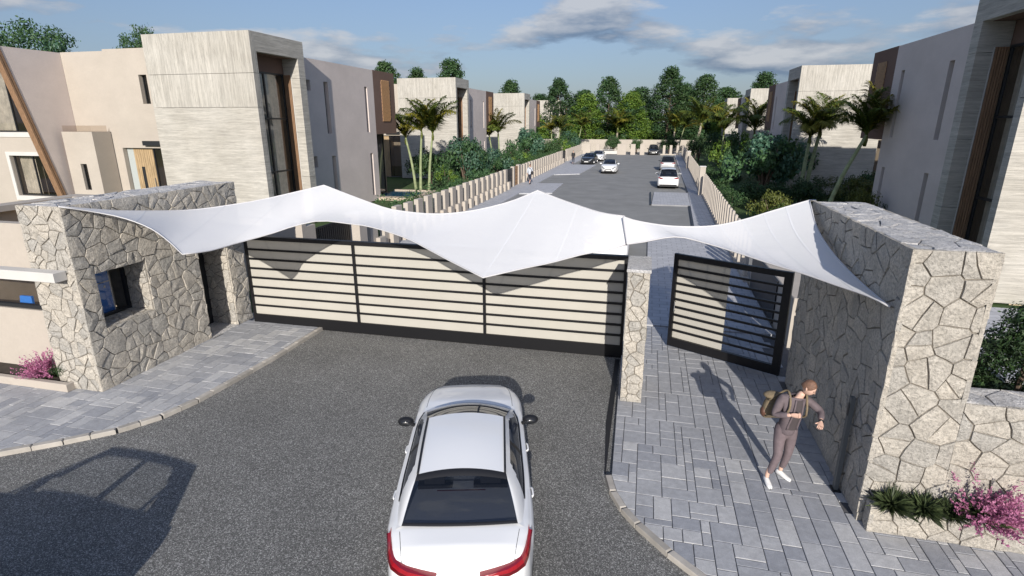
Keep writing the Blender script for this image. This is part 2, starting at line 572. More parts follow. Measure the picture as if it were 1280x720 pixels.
# sail cloth
def sailcloth():
    m, t, b = material('sail_cloth')
    b.inputs['Base Color'].default_value = (0.86, 0.855, 0.86, 1)
    b.inputs['Roughness'].default_value = 0.75
    b.inputs['Specular IOR Level'].default_value = 0.2
    n = world_noise(t, 1.3, 4)
    bump(t, b, math_node(t, 'ADD', n, math_node(t, 'MULTIPLY', world_noise(t, 30, 3), 0.03)), 0.12, 0.08)
    tl = N(t, 'ShaderNodeBsdfTranslucent'); tl.inputs[0].default_value = (0.8, 0.8, 0.82, 1)
    tr = N(t, 'ShaderNodeBsdfTransparent')
    m1 = N(t, 'ShaderNodeMixShader'); m1.inputs[0].default_value = 0.16
    m2 = N(t, 'ShaderNodeMixShader'); m2.inputs[0].default_value = 0.10
    L(t, b.outputs[0], m1.inputs[1]); L(t, tl.outputs[0], m1.inputs[2])
    L(t, m1.outputs[0], m2.inputs[1]); L(t, tr.outputs[0], m2.inputs[2])
    L(t, m2.outputs[0], t.nodes['Material Output'].inputs[0])
    return m
M_SAIL = sailcloth()
M_SEAM = simple('sail_seam', (0.74, 0.74, 0.75), 0.7)
M_HEM = simple('sail_hem', (0.55, 0.54, 0.55), 0.7)

# people
M_SKIN = simple('skin', (0.62, 0.40, 0.31), 0.5)
M_HAIR = simple('hair', (0.16, 0.085, 0.055), 0.7, var=0.3, vscale=60)
M_JACKET = simple('dark_plum_jacket', (0.125, 0.098, 0.106), 0.85, var=0.15, vscale=20, bstr=0.15, bscale=30)
M_TROUS = simple('plum_grey_trousers', (0.15, 0.115, 0.123), 0.85, var=0.15, vscale=15, bstr=0.15, bscale=30)
M_SHIRT = simple('dark_shirt', (0.06, 0.048, 0.05), 0.9)
M_SHOE = simple('white_shoe', (0.82, 0.81, 0.79), 0.55)
M_BAG = simple('khaki_canvas', (0.19, 0.145, 0.09), 0.9, var=0.2, vscale=25, bstr=0.3, bscale=60)
M_BAGDARK = simple('brown_leather', (0.10, 0.045, 0.028), 0.55)
M_PALESHIRT = simple('pale_shirt', (0.50, 0.53, 0.58), 0.9)
M_JEANS = simple('dark_jeans', (0.03, 0.035, 0.055), 0.9)
M_DARKCOAT = simple('dark_coat', (0.03, 0.028, 0.03), 0.9)
# ------------------------------------------------------------------ ground sheets
struct('ground', MB().quad((-2500, -2500, -0.16), (2500, -2500, -0.16), (2500, 2500, -0.16), (-2500, 2500, -0.16)), M_LAWN)
RZ = -0.085
struct('entrance_road', MB().quad((-60, -40, RZ), (60, -40, RZ), (60, 12.9, RZ), (-60, 12.9, RZ)), M_ASPHALT)
struct('street', MB().add([(-11.4, 12.904, RZ), (5.0, 12.904, RZ), (6.2, 112, RZ), (-11.4, 112, RZ)], [(0, 1, 2, 3)]), M_STREET)

# ------------------------------------------------------------------ paving
def clip_half(poly, a, b):
    """keep the side of line a->b that lies on its left"""
    out = []
    n = len(poly)
    def side(p): return (b[0] - a[0]) * (p[1] - a[1]) - (b[1] - a[1]) * (p[0] - a[0])
    for i in range(n):
        p, q = poly[i], poly[(i + 1) % n]
        sp, sq = side(p), side(q)
        if sp >= 0: out.append(p)
        if (sp > 0 and sq < 0) or (sp < 0 and sq > 0):
            t = sp / (sp - sq)
            out.append((p[0] + (q[0] - p[0]) * t, p[1] + (q[1] - p[1]) * t))
    return out

def area(poly):
    return 0.5 * abs(sum(poly[i][0] * poly[(i + 1) % len(poly)][1] - poly[(i + 1) % len(poly)][0] * poly[i][1] for i in range(len(poly))))

def ashlar(nx, ny, seed):
    """random pattern of rectangular slabs on an nx x ny grid: list of (i, j, w, h)"""
    rr = random.Random(seed)
    used = [[False] * nx for _ in range(ny)]
    sizes = [(3, 2), (2, 3), (3, 3), (2, 2), (4, 2), (2, 4), (3, 1), (4, 3), (3, 2), (2, 2)]
    out = []
    for j in range(ny):
        for i in range(nx):
            if used[j][i]: continue
            rr.shuffle(sizes)
            for w, h in sizes + [(2, 1), (1, 2), (1, 1)]:
                if i + w > nx or j + h > ny: continue
                if any(used[b][a] for b in range(j, j + h) for a in range(i, i + w)): continue
                break
            for b in range(j, j + h):
                for a in range(i, i + w): used[b][a] = True
            out.append((i, j, w, h))
    return out

def slab(poly, z, gap=0.006, bev=0.005, th=0.07):
    """a paving slab: polygon with chamfered top"""
    n = len(poly)
    cx_ = sum(p[0] for p in poly) / n; cy_ = sum(p[1] for p in poly) / n
    def inset(d):
        r = []
        for p in poly:
            dx, dy = cx_ - p[0], cy_ - p[1]
            r.append((p[0] + math.copysign(min(d, abs(dx)), dx), p[1] + math.copysign(min(d, abs(dy)), dy)))
        return r
    o, i2 = inset(gap), inset(gap + bev)
    vs_ = [(x, y, z - th) for x, y in o] + [(x, y, z - bev * 0.7) for x, y in o] + [(x, y, z) for x, y in i2]
    fs = [tuple(range(2 * n, 3 * n))]
    for k in range(n):
        l = (k + 1) % n
        fs += [(k, l, l + n, k + n), (k + n, l + n, l + 2 * n, k + 2 * n)]
    return vs_, fs

def paving(name, x0, y0, nx, ny, unit, bounds, seed, cut=None):
    """bounds: directed lines, the paving lies on their left. The 300 slabs nearest the road camera are objects, the rest one mesh."""
    pieces = []
    for (i, j, w, h) in ashlar(nx, ny, seed):
        p = [(x0 + i * unit, y0 + j * unit), (x0 + (i + w) * unit, y0 + j * unit), (x0 + (i + w) * unit, y0 + (j + h) * unit), (x0 + i * unit, y0 + (j + h) * unit)]
        for a, b in bounds:
            p = clip_half(p, a, b)
            if len(p) < 3: break
        if len(p) < 3 or area(p) < 0.004: continue
        c = (sum(q[0] for q in p) / len(p), sum(q[1] for q in p) / len(p))
        if cut and cut(*c): continue
        pieces.append((math.hypot(c[0], c[1] + 1.5), p, c))
    pieces.sort(key=lambda a: a[0])
    bed = MB()
    base = [(x0, y0), (x0 + nx * unit, y0), (x0 + nx * unit, y0 + ny * unit), (x0, y0 + ny * unit)]
    for a, b in bounds: base = clip_half(base, a, b)
    bed.prism([(x, y, -0.15) for x, y in base], (0, 0, 0.135))
    root = struct(name, bed, M_GRAVEL)
    rest = MB()
    rr = random.Random(seed + 1)
    for k, (d, p, c) in enumerate(pieces):
        z = rr.uniform(-0.003, 0.003)
        if k < 300:
            vs_, fs = slab([(q[0] - c[0], q[1] - c[1]) for q in p], 0.0)
            o = link('paver', MB().add(vs_, fs).mesh('paver', M_PAVER), root, (c[0], c[1], z))
        else:
            rest.add(*slab(p, z))
    if rest.v:
        o = rest.build('paver_field', M_PAVER, root)
        o['kind'] = 'stuff'
    return root

KR = [(-0.30, 24.0), (-0.30, 12.8), (-0.25, 9.8), (-0.22, 7.9), (-0.12, 7.5), (0.05, 7.15), (0.26, 6.87), (0.68, 6.42), (1.12, 6.03), (1.9, 5.4), (3.2, 4.6), (6.5, 3.6)]
def lines(pts): return [(pts[i], pts[i + 1]) for i in range(len(pts) - 1)]
bR = lines(KR[1:])
U = 0.13
paving('footpath', -0.34, 3.6, 58, 88, U, bR, 11, cut=lambda x, y: (x > 3.35 and y > 7.8))
KL = [(-14.5, 4.4), (-12.6, 5.05), (-11.5, 5.6), (-10.68, 6.13), (-9.95, 6.68), (-9.36, 7.2), (-8.98, 7.81), (-8.80, 8.5), (-8.70, 9.6), (-8.62, 10.8), (-8.60, 12.95)]
bL = lines(KL)
paving('gatehouse_pavement', -15.0, 4.4, 49, 65, U, bL, 23, cut=lambda x, y: (x < -11.0 and y > 8.45))

def kerb_run(name, pts, width, seed, side):
    """kerb stones laid along a line; side=+1 puts them on the line's right"""
    rr = random.Random(seed)
    root = None
    P = [Vector((x, y, 0)) for x, y in pts]
    segs = []
    for i in range(len(P) - 1):
        d = P[i + 1] - P[i]; n = max(1, round(d.length / 0.42))
        for k in range(n): segs.append((P[i] + d * (k / n), P[i] + d * ((k + 1) / n)))
    bed = MB()
    for a, b in segs:
        d = (b - a).normalized(); nrm = Vector((d.y, -d.x, 0)) * side
        q = [a, b, b + nrm * (width - 0.02), a + nrm * (width - 0.02)]
        bed.prism([(v.x, v.y, -0.155) for v in q], (0, 0, 0.12))
    root = struct(name, bed, M_GRAVEL)
    for a, b in segs:
        d = (b - a).normalized(); nrm = Vector((d.y, -d.x, 0)) * side
        g = 0.006
        a2, b2 = a + d * g, b - d * g
        c = (a + b) / 2
        z = rr.uniform(-0.003, 0.004) + 0.004
        o = [a2, b2, b2 + nrm * width, a2 + nrm * width]
        m_ = (o[0] + o[1] + o[2] + o[3]) / 4
        i_ = [v + (m_ - v).normalized() * 0.018 for v in o]
        vs_ = [(v.x - c.x, v.y - c.y, -0.15) for v in o] + [(v.x - c.x, v.y - c.y, z - 0.012) for v in o] + [(v.x - c.x, v.y - c.y, z) for v in i_]
        fs = [(8, 9, 10, 11)]
        for k in range(4):
            l = (k + 1) % 4
            fs += [(k, l, l + 4, k + 4), (k + 4, l + 4, l + 8, k + 8)]
        me = MB().add(vs_, fs).mesh('kerb_stone', M_KERB)
        link('kerb_stone', me, root, (c.x, c.y, 0))
    return root
kerb_run('pavement_kerb', KL[:], 0.11, 3, 1)
kerb_run('footpath_kerb', KR[3:], 0.10, 4, 1)
# flat dark strip between road and footpath beside the gate pillar
struct('dark_strip', MB().box(-0.43, -0.325, 9.6, 12.7, -0.12, -0.072).add([(-0.43, 9.6, -0.072), (-0.325, 9.6, -0.072), (-0.315, 8.0, -0.072), (-0.335, 8.0, -0.072)], [(3, 2, 1, 0)]), M_TRIM)

# street pavements beyond the gate
def poly_slab(name, pts, z0=-0.15, z1=0.0, m=None):
    return struct(name, MB().prism([(x, y, z0) for x, y in pts], (0, 0, z1 - z0)), m or M_PAVFAR)
poly_slab('street_pavement', [(-11.4, 14), (-9.85, 14), (-9.8, 51), (-9.6, 108), (-11.4, 108)])
poly_slab('parking_apron', [(-9.848, 20), (-7.25, 20), (-7.35, 24), (-9.848, 24)])
poly_slab('parking_apron', [(-9.805, 43.5), (-7.25, 44.4), (-7.45, 51.8), (-9.79, 51.3)])
poly_slab('parking_apron', [(-9.76, 60.5), (-7.1, 62.0), (-6.5, 75.5), (-9.72, 75.5)])
poly_slab('street_footpath', [(0.29, 15.16), (3.7, 15.16), (3.75, 20), (4.1, 28.9), (0.30, 28.9)])
poly_slab('street_footpath', [(2.66, 28.9), (4.1, 28.904), (4.55, 45.5), (6.1, 108), (4.65, 108), (3.43, 47.2), (3.03, 37.8)])
poly_slab('parking_apron', [(0.52, 39.6), (3.09, 39.6), (3.38, 46.9), (0.75, 46.9)])
struct('bay_edging', MB().prism([(2.54, 29.0, -0.16), (2.66, 29.0, -0.16), (3.09, 39.5, -0.16), (2.97, 39.5, -0.16)], (0, 0, 0.155)).prism([(3.30, 47.1, -0.16), (3.42, 47.1, -0.16), (3.98, 60, -0.16), (3.86, 60, -0.16)], (0, 0, 0.155)).box(0.40, 0.50, 39.6, 46.9, -0.16, -0.01), M_TRIM)

# ------------------------------------------------------------------ rubble stone facing
def crazy(W, H, s, holes, seed, gap=0.006):
    """rubble pattern: stones of mixed size fitted against each other; some of the big ones split once more"""
    rr = random.Random(seed)
    sx_ = 1.18                      # stones lie a little longer than tall
    seeds, tries = [], 0
    while tries < 5000:
        tries += 1
        u, v = rr.uniform(-0.05, W + 0.05), rr.uniform(-0.05, H + 0.05)
        r = s * rr.choice((0.52, 0.70, 0.85, 1.05))
        if all(math.hypot((u - q[0]) / sx_, v - q[1]) > 0.5 * (r + q[2]) for q in seeds): seeds.append((u, v, r))
    out = []
    for k, p in enumerate(seeds):
        poly = [(0, 0), (W, 0), (W, H), (0, H)]
        near = sorted(((q[0] - p[0]) ** 2 + (q[1] - p[1]) ** 2, q) for i_, q in enumerate(seeds) if i_ != k)[:24]
        for d2, q in near:
            dd = math.sqrt(d2)
            nx_, ny_ = (q[0] - p[0]) / dd, (q[1] - p[1]) / dd
            off = dd * p[2] / (p[2] + q[2]) if 0.62 < p[2] / q[2] < 1.6 else dd * (0.5 + 0.25 * (p[2] - q[2]) / (p[2] + q[2]))
            off = dd / 2 + (p[2] ** 2 - q[2] ** 2) * 0.16 / (2 * dd) - gap / 2
            mx, my = p[0] + nx_ * off, p[1] + ny_ * off
            poly = clip_half(poly, (mx, my), (mx - ny_, my + nx_))
            if len(poly) < 3: break
        if len(poly) < 3: continue
        a = area(poly)
        if a > 0.55 * s * s and rr.random() < 0.75:      # split across the long axis
            n = len(poly)
            cx_ = sum(q[0] for q in poly) / n; cy_ = sum(q[1] for q in poly) / n
            sxx = sum((q[0] - cx_) ** 2 for q in poly); syy = sum((q[1] - cy_) ** 2 for q in poly); sxy = sum((q[0] - cx_) * (q[1] - cy_) for q in poly)
            ang = 0.5 * math.atan2(2 * sxy, sxx - syy) + math.pi / 2 + rr.gauss(0, 0.35)
            dx, dy = math.cos(ang), math.sin(ang)
            g = gap / 2
            parts = [clip_half(poly, (cx_ - dy * g, cy_ + dx * g), (cx_ - dy * g + dx, cy_ + dx * g + dy)),
                     clip_half(poly, (cx_ + dy * g, cy_ - dx * g), (cx_ + dy * g - dx, cy_ - dx * g - dy))]
            out += [q for q in parts if len(q) >= 3]
        else: out.append(poly)
    polys = []
    for poly in out:
        parts = [poly]
        for a, b, c, d in holes:
            nxt = []
            for q in parts:
                us = [w[0] for w in q]; vv = [w[1] for w in q]
                if max(us) <= a or min(us) >= b or max(vv) <= c or min(vv) >= d:
                    nxt.append(q); continue
                nxt.append(clip_half(q, (a, 0), (a, 1)))
                nxt.append(clip_half(q, (b, 1), (b, 0)))
                m = clip_half(q, (a + gap, 1), (a + gap, 0))
                m = clip_half(m, (b - gap, 0), (b - gap, 1)) if len(m) >= 3 else m
                if len(m) >= 3:
                    nxt.append(clip_half(m, (1, c), (0, c)))
                    nxt.append(clip_half(m, (0, d), (1, d)))
            parts = [q for q in nxt if len(q) >= 3]
        for q in parts:
            # drop needle corners
            q2 = []
            for k in range(len(q)):
                if not q2 or math.hypot(q[k][0] - q2[-1][0], q[k][1] - q2[-1][1]) > 0.012: q2.append(q[k])
            if len(q2) >= 3 and area(q2) > 0.004: polys.append(q2)
    return polys

def stone_face(parent, org, ud, vd, W, H, s, seed, mat, holes=(), name='stone', proud=0.03, rough=0.012):
    """covers a rectangle with irregular stones, each an object"""
    org, ud, vd = Vector(org), Vector(ud), Vector(vd)
    nd = ud.cross(vd)
    rr = random.Random(seed * 31 + 5)
    def onedge(u, v):
        if u < 0.004 or u > W - 0.004 or v < 0.004 or v > H - 0.004: return True
        return any(a - 0.004 < u < b + 0.004 and c - 0.004 < v < d + 0.004 for a, b, c, d in holes)
    for poly in crazy(W, H, s, list(holes), seed):
        pts = []
        n = len(poly)
        for i in range(n):
            p, q = poly[i], poly[(i + 1) % n]
            pts.append(p)
            ln = math.hypot(q[0] - p[0], q[1] - p[1])
            if ln > 0.16:
                mu, mv = (p[0] + q[0]) / 2, (p[1] + q[1]) / 2
                pts.append((mu, mv))
        out = []
        for u, v in pts:
            if onedge(u, v): out.append((u, v))
            else:
                w = mnoise.noise_vector(Vector((u * 4.3 + seed, v * 4.3, seed * 1.7)))
                out.append((min(max(u + w.x * rough * 2, 0), W), min(max(v + w.y * rough * 2, 0), H)))
        pts = out
        n = len(pts)
        cu = sum(p[0] for p in pts) / n; cv_ = sum(p[1] for p in pts) / n
        d = proud * rr.uniform(0.55, 1.15)
        tu, tv = rr.uniform(-0.03, 0.03), rr.uniform(-0.03, 0.03)
        vs_ = []
        c3 = org + ud * cu + vd * cv_
        for u, v in pts:
            vs_.append(ud * (u - cu) + vd * (v - cv_) - nd * 0.03)
        for u, v in pts:
            l = math.hypot(cu - u, cv_ - v) or 1
            k = 0.009 if not onedge(u, v) else 0.004
            h = d + (u - cu) * tu + (v - cv_) * tv + rr.uniform(-0.006, 0.006)
            vs_.append(ud * (u - cu + (cu - u) / l * k) + vd * (v - cv_ + (cv_ - v) / l * k) + nd * h)
        vs_.append(nd * (d + rr.uniform(0.004, 0.018)))
        fs = []
        for i in range(n):
            j = (i + 1) % n
            fs.append((i, j, j + n, i + n))
            fs.append((i + n, j + n, 2 * n))
        me = MB().add(vs_, fs).mesh(name, mat)
        link(name, me, parent, c3)

X, Y, Z = (1, 0, 0), (0, 1, 0), (0, 0, 1)
NX, NY, NZ = (-1, 0, 0), (0, -1, 0), (0, 0, -1)

# ---- gatehouse with its rubble screen wall
gh = empty('gatehouse', 'rubble stone gatehouse with a deep square window and a dark doorway', 'gatehouse', loc=(-11.4, 8.28, 0))
def rel(o, root):
    o.matrix_parent_inverse = root.matrix_basis.inverted(); return o
def child(o, root):
    """keep world coordinates of a part built in world space"""
    o.parent = root
    o.location = Vector(o.location) - Vector(root.location)
    return o
GX0, GX1, GY0, GY1, GZ = -12.0, -10.93, 8.31, 13.05, 3.90
wY0, wY1, wZ0, wZ1 = 8.68, 9.90, 1.30, 2.49
dY0, dY1, dZ1 = 11.42, 12.42, 2.36
core = MB()
core.box(GX0, GX1, GY0, wY0, 0, GZ).box(GX0, GX1, wY0, wY1, 0, wZ0).box(GX0, GX1, wY0, wY1, wZ1, GZ)
core.box(GX0, GX1, wY1, dY0, 0, GZ).box(GX0, GX1, dY0, dY1, dZ1, GZ).box(GX0, GX1, dY1, GY1, 0, GZ)
sw = child(core.build('screen_wall', M_MORTAR), gh)
class At:      # a parent holder that shifts world positions into the thing's space
    pass
def stones_on(root, org, ud, vd, W, H, s, seed, mat=M_STONE, holes=(), name='stone', proud=0.03):
    """stones laid as children of a part or thing that sits at the world origin of its own root"""
    base = root
    off = Vector((0, 0, 0))
    p = root
    while p is not None:
        off += Vector(p.location); p = p.parent
    stone_face(base, Vector(org) - off, ud, vd, W, H, s, seed, mat, holes, name, proud)
F = GX1 + 0.0
stones_on(sw, (GX1, GY0 - 0.03, 0), Y, Z, GY1 - GY0 + 0.03, 3.93, 0.42, 5, holes=[(wY0 - GY0 + 0.03, wY1 - GY0 + 0.03, wZ0, wZ1), (dY0 - GY0 + 0.03, dY1 - GY0 + 0.03, -0.1, dZ1)])
stones_on(sw, (GX0 - 0.02, GY0, 0), X, Z, 1.10, 3.93, 0.31, 6)
stones_on(sw, (GX0, dY1 - 0.004, 0), X, Z, 1.07, dZ1, 0.36, 7, proud=0.02)
stones_on(sw, (GX0 + 0.47, wY1 - 0.004, wZ0), X, Z, 0.59, wZ1 - wZ0, 0.30, 8, proud=0.02)
stones_on(sw, (GX0 + 0.47, wY0, wZ0 + 0.004), X, Y, 0.59, wY1 - wY0, 0.30, 9, proud=0.02)
stones_on(sw, (GX0, dY0 - 0.02, 0), NX, Z, 0.0 + 1.0, dZ1, 0.36, 10, proud=0.02) if False else None
stones_on(sw, (GX0, GY0, GZ), X, Y, 1.09, 4.74, 0.50, 12, M_CAP, name='cap_stone')
# room behind the screen wall
room = MB()
room.box(-16.2, -12.02, 8.75, 8.95, 0, 1.52).box(-16.2, -12.02, 8.75, 8.95, 2.45, 3.45)
room.box(-16.4, -16.2, 8.75, 13.0, 0, 3.45).box(-16.2, -12.02, 12.8, 13.0, 0, 3.45)
room.box(-16.2, -12.02, 12.5, 12.8, 3.30, 3.448).box(-16.2, -15.9, 8.95, 12.5, 3.30, 3.448)
room.box(-16.2, -12.02, 8.95, 12.8, 0, 0.06)
child(room.build('room_wall', M_CREAM), gh)
child(MB().box(-16.2, -12.03, 12.72, 12.79, 0.06, 3.3).box(-16.19, -16.12, 8.96, 12.72, 0.06, 3.3).build('room_lining', M_INTERIOR), gh)
child(MB().bevbox(-16.6, -11.12, 8.02, 8.27, 2.47, 2.66, 0.01).build('canopy', M_WHITE), gh)
wf = child(MB().box(-16.2, -12.02, 8.80, 8.90, 1.523, 1.60).box(-16.2, -12.02, 8.80, 8.90, 2.38, 2.447).box(-14.2, -14.14, 8.80, 8.90, 1.60, 2.38).box(-12.08, -12.02, 8.80, 8.90, 1.60, 2.38).build('window_frame', M_DARKFRAME), gh)
link('window_pane', MB().quad((-16.18, 8.85, 1.6), (-12.08, 8.85, 1.6), (-12.08, 8.85, 2.38), (-16.18, 8.85, 2.38)).mesh('window_pane', M_CLEARGLASS), wf)
wf2 = child(MB().box(-11.62, -11.54, wY0, wY0 + 0.07, wZ0 + 0.02, wZ1).box(-11.62, -11.54, wY1 - 0.07, wY1, wZ0 + 0.02, wZ1).box(-11.62, -11.54, wY0 + 0.07, wY1 - 0.07, wZ1 - 0.07, wZ1).box(-11.62, -11.54, wY0 + 0.07, wY1 - 0.07, wZ0 + 0.02, wZ0 + 0.08).build('window_frame', M_DARKFRAME), gh)
link('window_pane', MB().quad((-11.58, wY0 + 0.07, wZ0 + 0.08), (-11.58, wY1 - 0.07, wZ0 + 0.08), (-11.58, wY1 - 0.07, wZ1 - 0.07), (-11.58, wY0 + 0.07, wZ1 - 0.07)).mesh('window_pane', M_CLEARGLASS), wf2)
child(MB().box(-11.75, -11.68, dY0, dY1, 0.0, dZ1).build('door', M_DARKFRAME), gh)  # dark leaf standing in for the shaded interior of the doorway
child(MB().bevbox(-12.0, -10.9, dY0, dY1, -0.02, 0.03, 0.01).build('door_sill', M_CAP), gh)
# things in the room
lk = empty('cabinet', 'blue cabinet with white edging behind the deep gatehouse window', 'cabinet', loc=(-12.0, 8.80, 1.325))
MB().box(-0.30, 0.27, 0, 0.84, 0, 1.10).build('carcass', M_BLUE, lk)
MB().box(0.271, 0.280, 0.815, 0.84, 0, 1.10).box(0.271, 0.280, 0, 0.814, 0.70, 0.725).box(0.271, 0.280, 0.66, 0.70, 0.58, 0.63).build('edging', M_WHITE, lk)
wb_ = empty('wall_panel', 'beige panel beside the blue cabinet inside the gatehouse window', 'panel', loc=(-12.02, 9.78, 1.325))
MB().box(-0.05, 0.0, -0.12, 0.32, 0, 1.15).build('board', M_INTERIOR, wb_)
dsk = empty('desk', 'pale yellow desk inside the gatehouse strip window', 'desk', loc=(-14.9, 9.75, 0.06))
MB().box(-1.0, 0.9, -0.35, 0.35, 0.95, 1.0).build('desk_top', simple('desk_top_yellow', (0.50, 0.38, 0.16), 0.6), dsk)
MB().box(-0.95, -0.9, -0.3, 0.3, 0, 0.949).box(0.8, 0.85, -0.3, 0.3, 0, 0.949).build('desk_leg', M_DARKFRAME, dsk)
ch = empty('chair', 'blue chair behind the gatehouse strip window', 'chair', loc=(-13.9, 9.25, 0.20))
MB().prism([(-0.23, 0, 0.85), (0.23, 0, 0.85), (0.17, 0.06, 1.40), (-0.17, 0.06, 1.40)], (0, 0.05, 0)).build('backrest', M_BLUE, ch)
MB().box(-0.24, 0.24, -0.02, 0.42, 0.62, 0.69).build('seat', M_BLUE, ch)
MB().tube([(0, 0.2, -0.14), (0, 0.2, 0.62)], 0.03).build('leg', M_DARKFRAME, ch)

# planter under the strip window
pl = empty('planter', 'low cream planter kerb under the gatehouse strip window', 'planter', loc=(-13, 8.3, 0))
child(MB().bevbox(-15.5, -11.62, 8.10, 8.22, 0, 0.17, 0.01).bevbox(-11.72, -11.62, 8.222, 8.74, 0, 0.168, 0.01).build('kerb', M_CREAM), pl)
child(MB().box(-15.5, -11.72, 8.22, 8.748, 0, 0.12).build('soil', M_SOIL), pl)

# ---- tall rubble wall beside the footpath
rw = empty('stone_wall', 'tall rubble stone wall beside the footpath, its long face in shade', 'wall', loc=(3.75, 7.63, 0))
RX0, RX1, RY0, RY1 = 3.30, 4.22, 7.66, 12.13
rc = child(MB().box(RX0, RX1, RY0, RY1, 0, 3.96).build('core', M_MORTAR), rw)
stones_on(rc, (RX0, RY1, 0), NY, Z, RY1 - RY0 + 0.03, 3.99, 0.42, 15)
stones_on(rc, (RX0 - 0.03, RY0, 0), X, Z, RX1 - RX0 + 0.06, 3.99, 0.42, 16)
stones_on(rc, (RX1, RY0 - 0.03, 2.0), Y, Z, RY1 - RY0, 1.98, 0.6, 17)
stones_on(rc, (RX0, RY0, 3.96), X, Y, RX1 - RX0, RY1 - RY0, 0.55, 18, M_CAP, name='cap_stone')
lw = empty('garden_wall', 'low sunlit rubble wall joined to the tall stone wall', 'wall', loc=(7, 7.63, 0))
lc = child(MB().box(RX1 + 0.03, 11.0, RY0, RY0 + 0.55, 0, 1.96).build('core', M_MORTAR), lw)
stones_on(lc, (RX1 + 0.03, RY0 + 0.001, 0), X, Z, 11.0 - RX1 - 0.03, 1.985, 0.46, 19)
stones_on(lc, (RX1 + 0.03, RY0, 1.96), X, Y, 11.0 - RX1 - 0.03, 0.55, 0.5, 20, M_CAP, name='cap_stone')
sp = empty('stone_planter', 'long low stone planter at the foot of the rubble wall', 'planter', loc=(6, 7.4, 0))
pc = child(MB().box(3.36, 10.5, 7.43, 7.60, 0, 0.40).build('core', M_MORTAR), sp)
stones_on(pc, (3.33, 7.43, 0), X, Z, 7.2, 0.42, 0.42, 21)
stones_on(pc, (3.36, 7.60, 0), NY, Z, 0.20, 0.42, 0.4, 22)
stones_on(pc, (3.36, 7.43, 0.40), X, Y, 7.1, 0.17, 0.4, 24, M_STONE)
ip = empty('intercom_post', 'slim grey post standing against the shaded stone wall', 'post', loc=(3.20, 8.32, 0))
MB().box(-0.03, 0.03, -0.045, 0.045, 0.02, 1.6).build('column', simple('post_grey', (0.10, 0.11, 0.115), 0.5), ip)
MB().box(-0.06, 0.06, -0.08, 0.08, 0, 0.02).build('base_plate', M_DARKFRAME, ip)
MB().box(-0.036, -0.03, -0.03, 0.03, 1.3, 1.5).build('panel', M_TRIM, ip)

# ---- gate pillar
gp = empty('gate_pillar', 'slim rubble stone pillar between the sliding gate and the footpath', 'pillar', loc=(0, 11, 0))
pcx = child(MB().box(-0.19, 0.19, 10.48, 11.55, 0, 2.74).build('core', M_MORTAR), gp)
stones_on(pcx, (-0.21, 10.48, 0), X, Z, 0.42, 2.74, 0.30, 25)
stones_on(pcx, (-0.19, 11.55, 0), NY, Z, 1.08, 2.74, 0.4, 26, proud=0.02)
stones_on(pcx, (0.19, 10.47, 0), Y, Z, 1.08, 2.74, 0.4, 27, proud=0.02)
child(MB().bevbox(-0.23, 0.23, 10.43, 11.6, 2.742, 2.80, 0.012).build('cap', M_CAP), gp)

# ---- sliding gate
sg = empty('sliding_gate', 'wide closed gate of cream boards in a black metal frame', 'gate', loc=(-5.5, 12.85, 0))
GL, GR = -10.66, -0.27
posts = [GL + 0.04, -7.35, -3.78, GR - 0.04]
child(MB().box(GL, GR, 12.80, 12.92, -0.07, 0.24).build('bottom_beam', M_BLACK), sg)
child(MB().box(GL, GR, 12.79, 12.92, 2.40, 2.50).build('top_rail', M_BLACK), sg)
for i, px in enumerate(posts):
    child(MB().box(px - 0.035, px + 0.035, 12.785, 12.91, 0.241, 2.399).build('post', M_BLACK), sg)
nb = 8
st = (2.40 - 0.24) / nb
for k in range(3):
    a, b = posts[k] + 0.036, posts[k + 1] - 0.036
    for j in range(nb):
        z0 = 0.24 + j * st
        child(MB().bevbox(a, b, 12.84, 12.87, z0 + 0.004, z0 + st - 0.004, 0.003).build('board', M_BOARD), sg)
    for j in range(1, nb):
        z0 = 0.24 + j * st
        child(MB().box(a, b, 12.80, 12.839, z0 - 0.026, z0 + 0.026).build('bar', M_BLACK), sg)

# ---- pedestrian gate standing ajar
H0, H1 = Vector((3.20, 12.37, 0)), Vector((0.83, 13.67, 0))
gw = (H1 - H0).length
pg = empty('pedestrian_gate', 'black barred pedestrian gate standing ajar over the footpath', 'gate', loc=H0, rz=math.atan2(H1.y - H0.y, H1.x - H0.x))
MB().box(0, 0.17, -0.04, 0.05, 0.05, 2.44).build('hinge_stile', M_BLACK, pg)
MB().box(gw - 0.09, gw, -0.04, 0.05, 0.05, 2.44).build('closing_stile', M_BLACK, pg)
MB().box(0.171, gw - 0.091, -0.04, 0.05, 0.05, 0.27).build('bottom_rail', M_BLACK, pg)
MB().box(0.171, gw - 0.091, -0.04, 0.05, 2.31, 2.438).build('top_rail', M_BLACK, pg)
nbar = 10
for k in range(1, nbar):
    z = 0.27 + (2.31 - 0.27) * k / nbar
    MB().box(0.171, gw - 0.091, -0.015, 0.022, z - 0.026, z + 0.026).build('bar', M_BLACK, pg)
MB().box(gw * 0.50, gw - 0.091, -0.036, -0.018, 0.272, 2.308).build('panel', M_BOARD, pg)
MB().tube([(gw - 0.14, 0.06, 1.0), (gw - 0.14, 0.11, 1.0), (gw - 0.14, 0.11, 1.25), (gw - 0.14, 0.06, 1.25)], 0.012).build('handle', M_CHROME, pg)

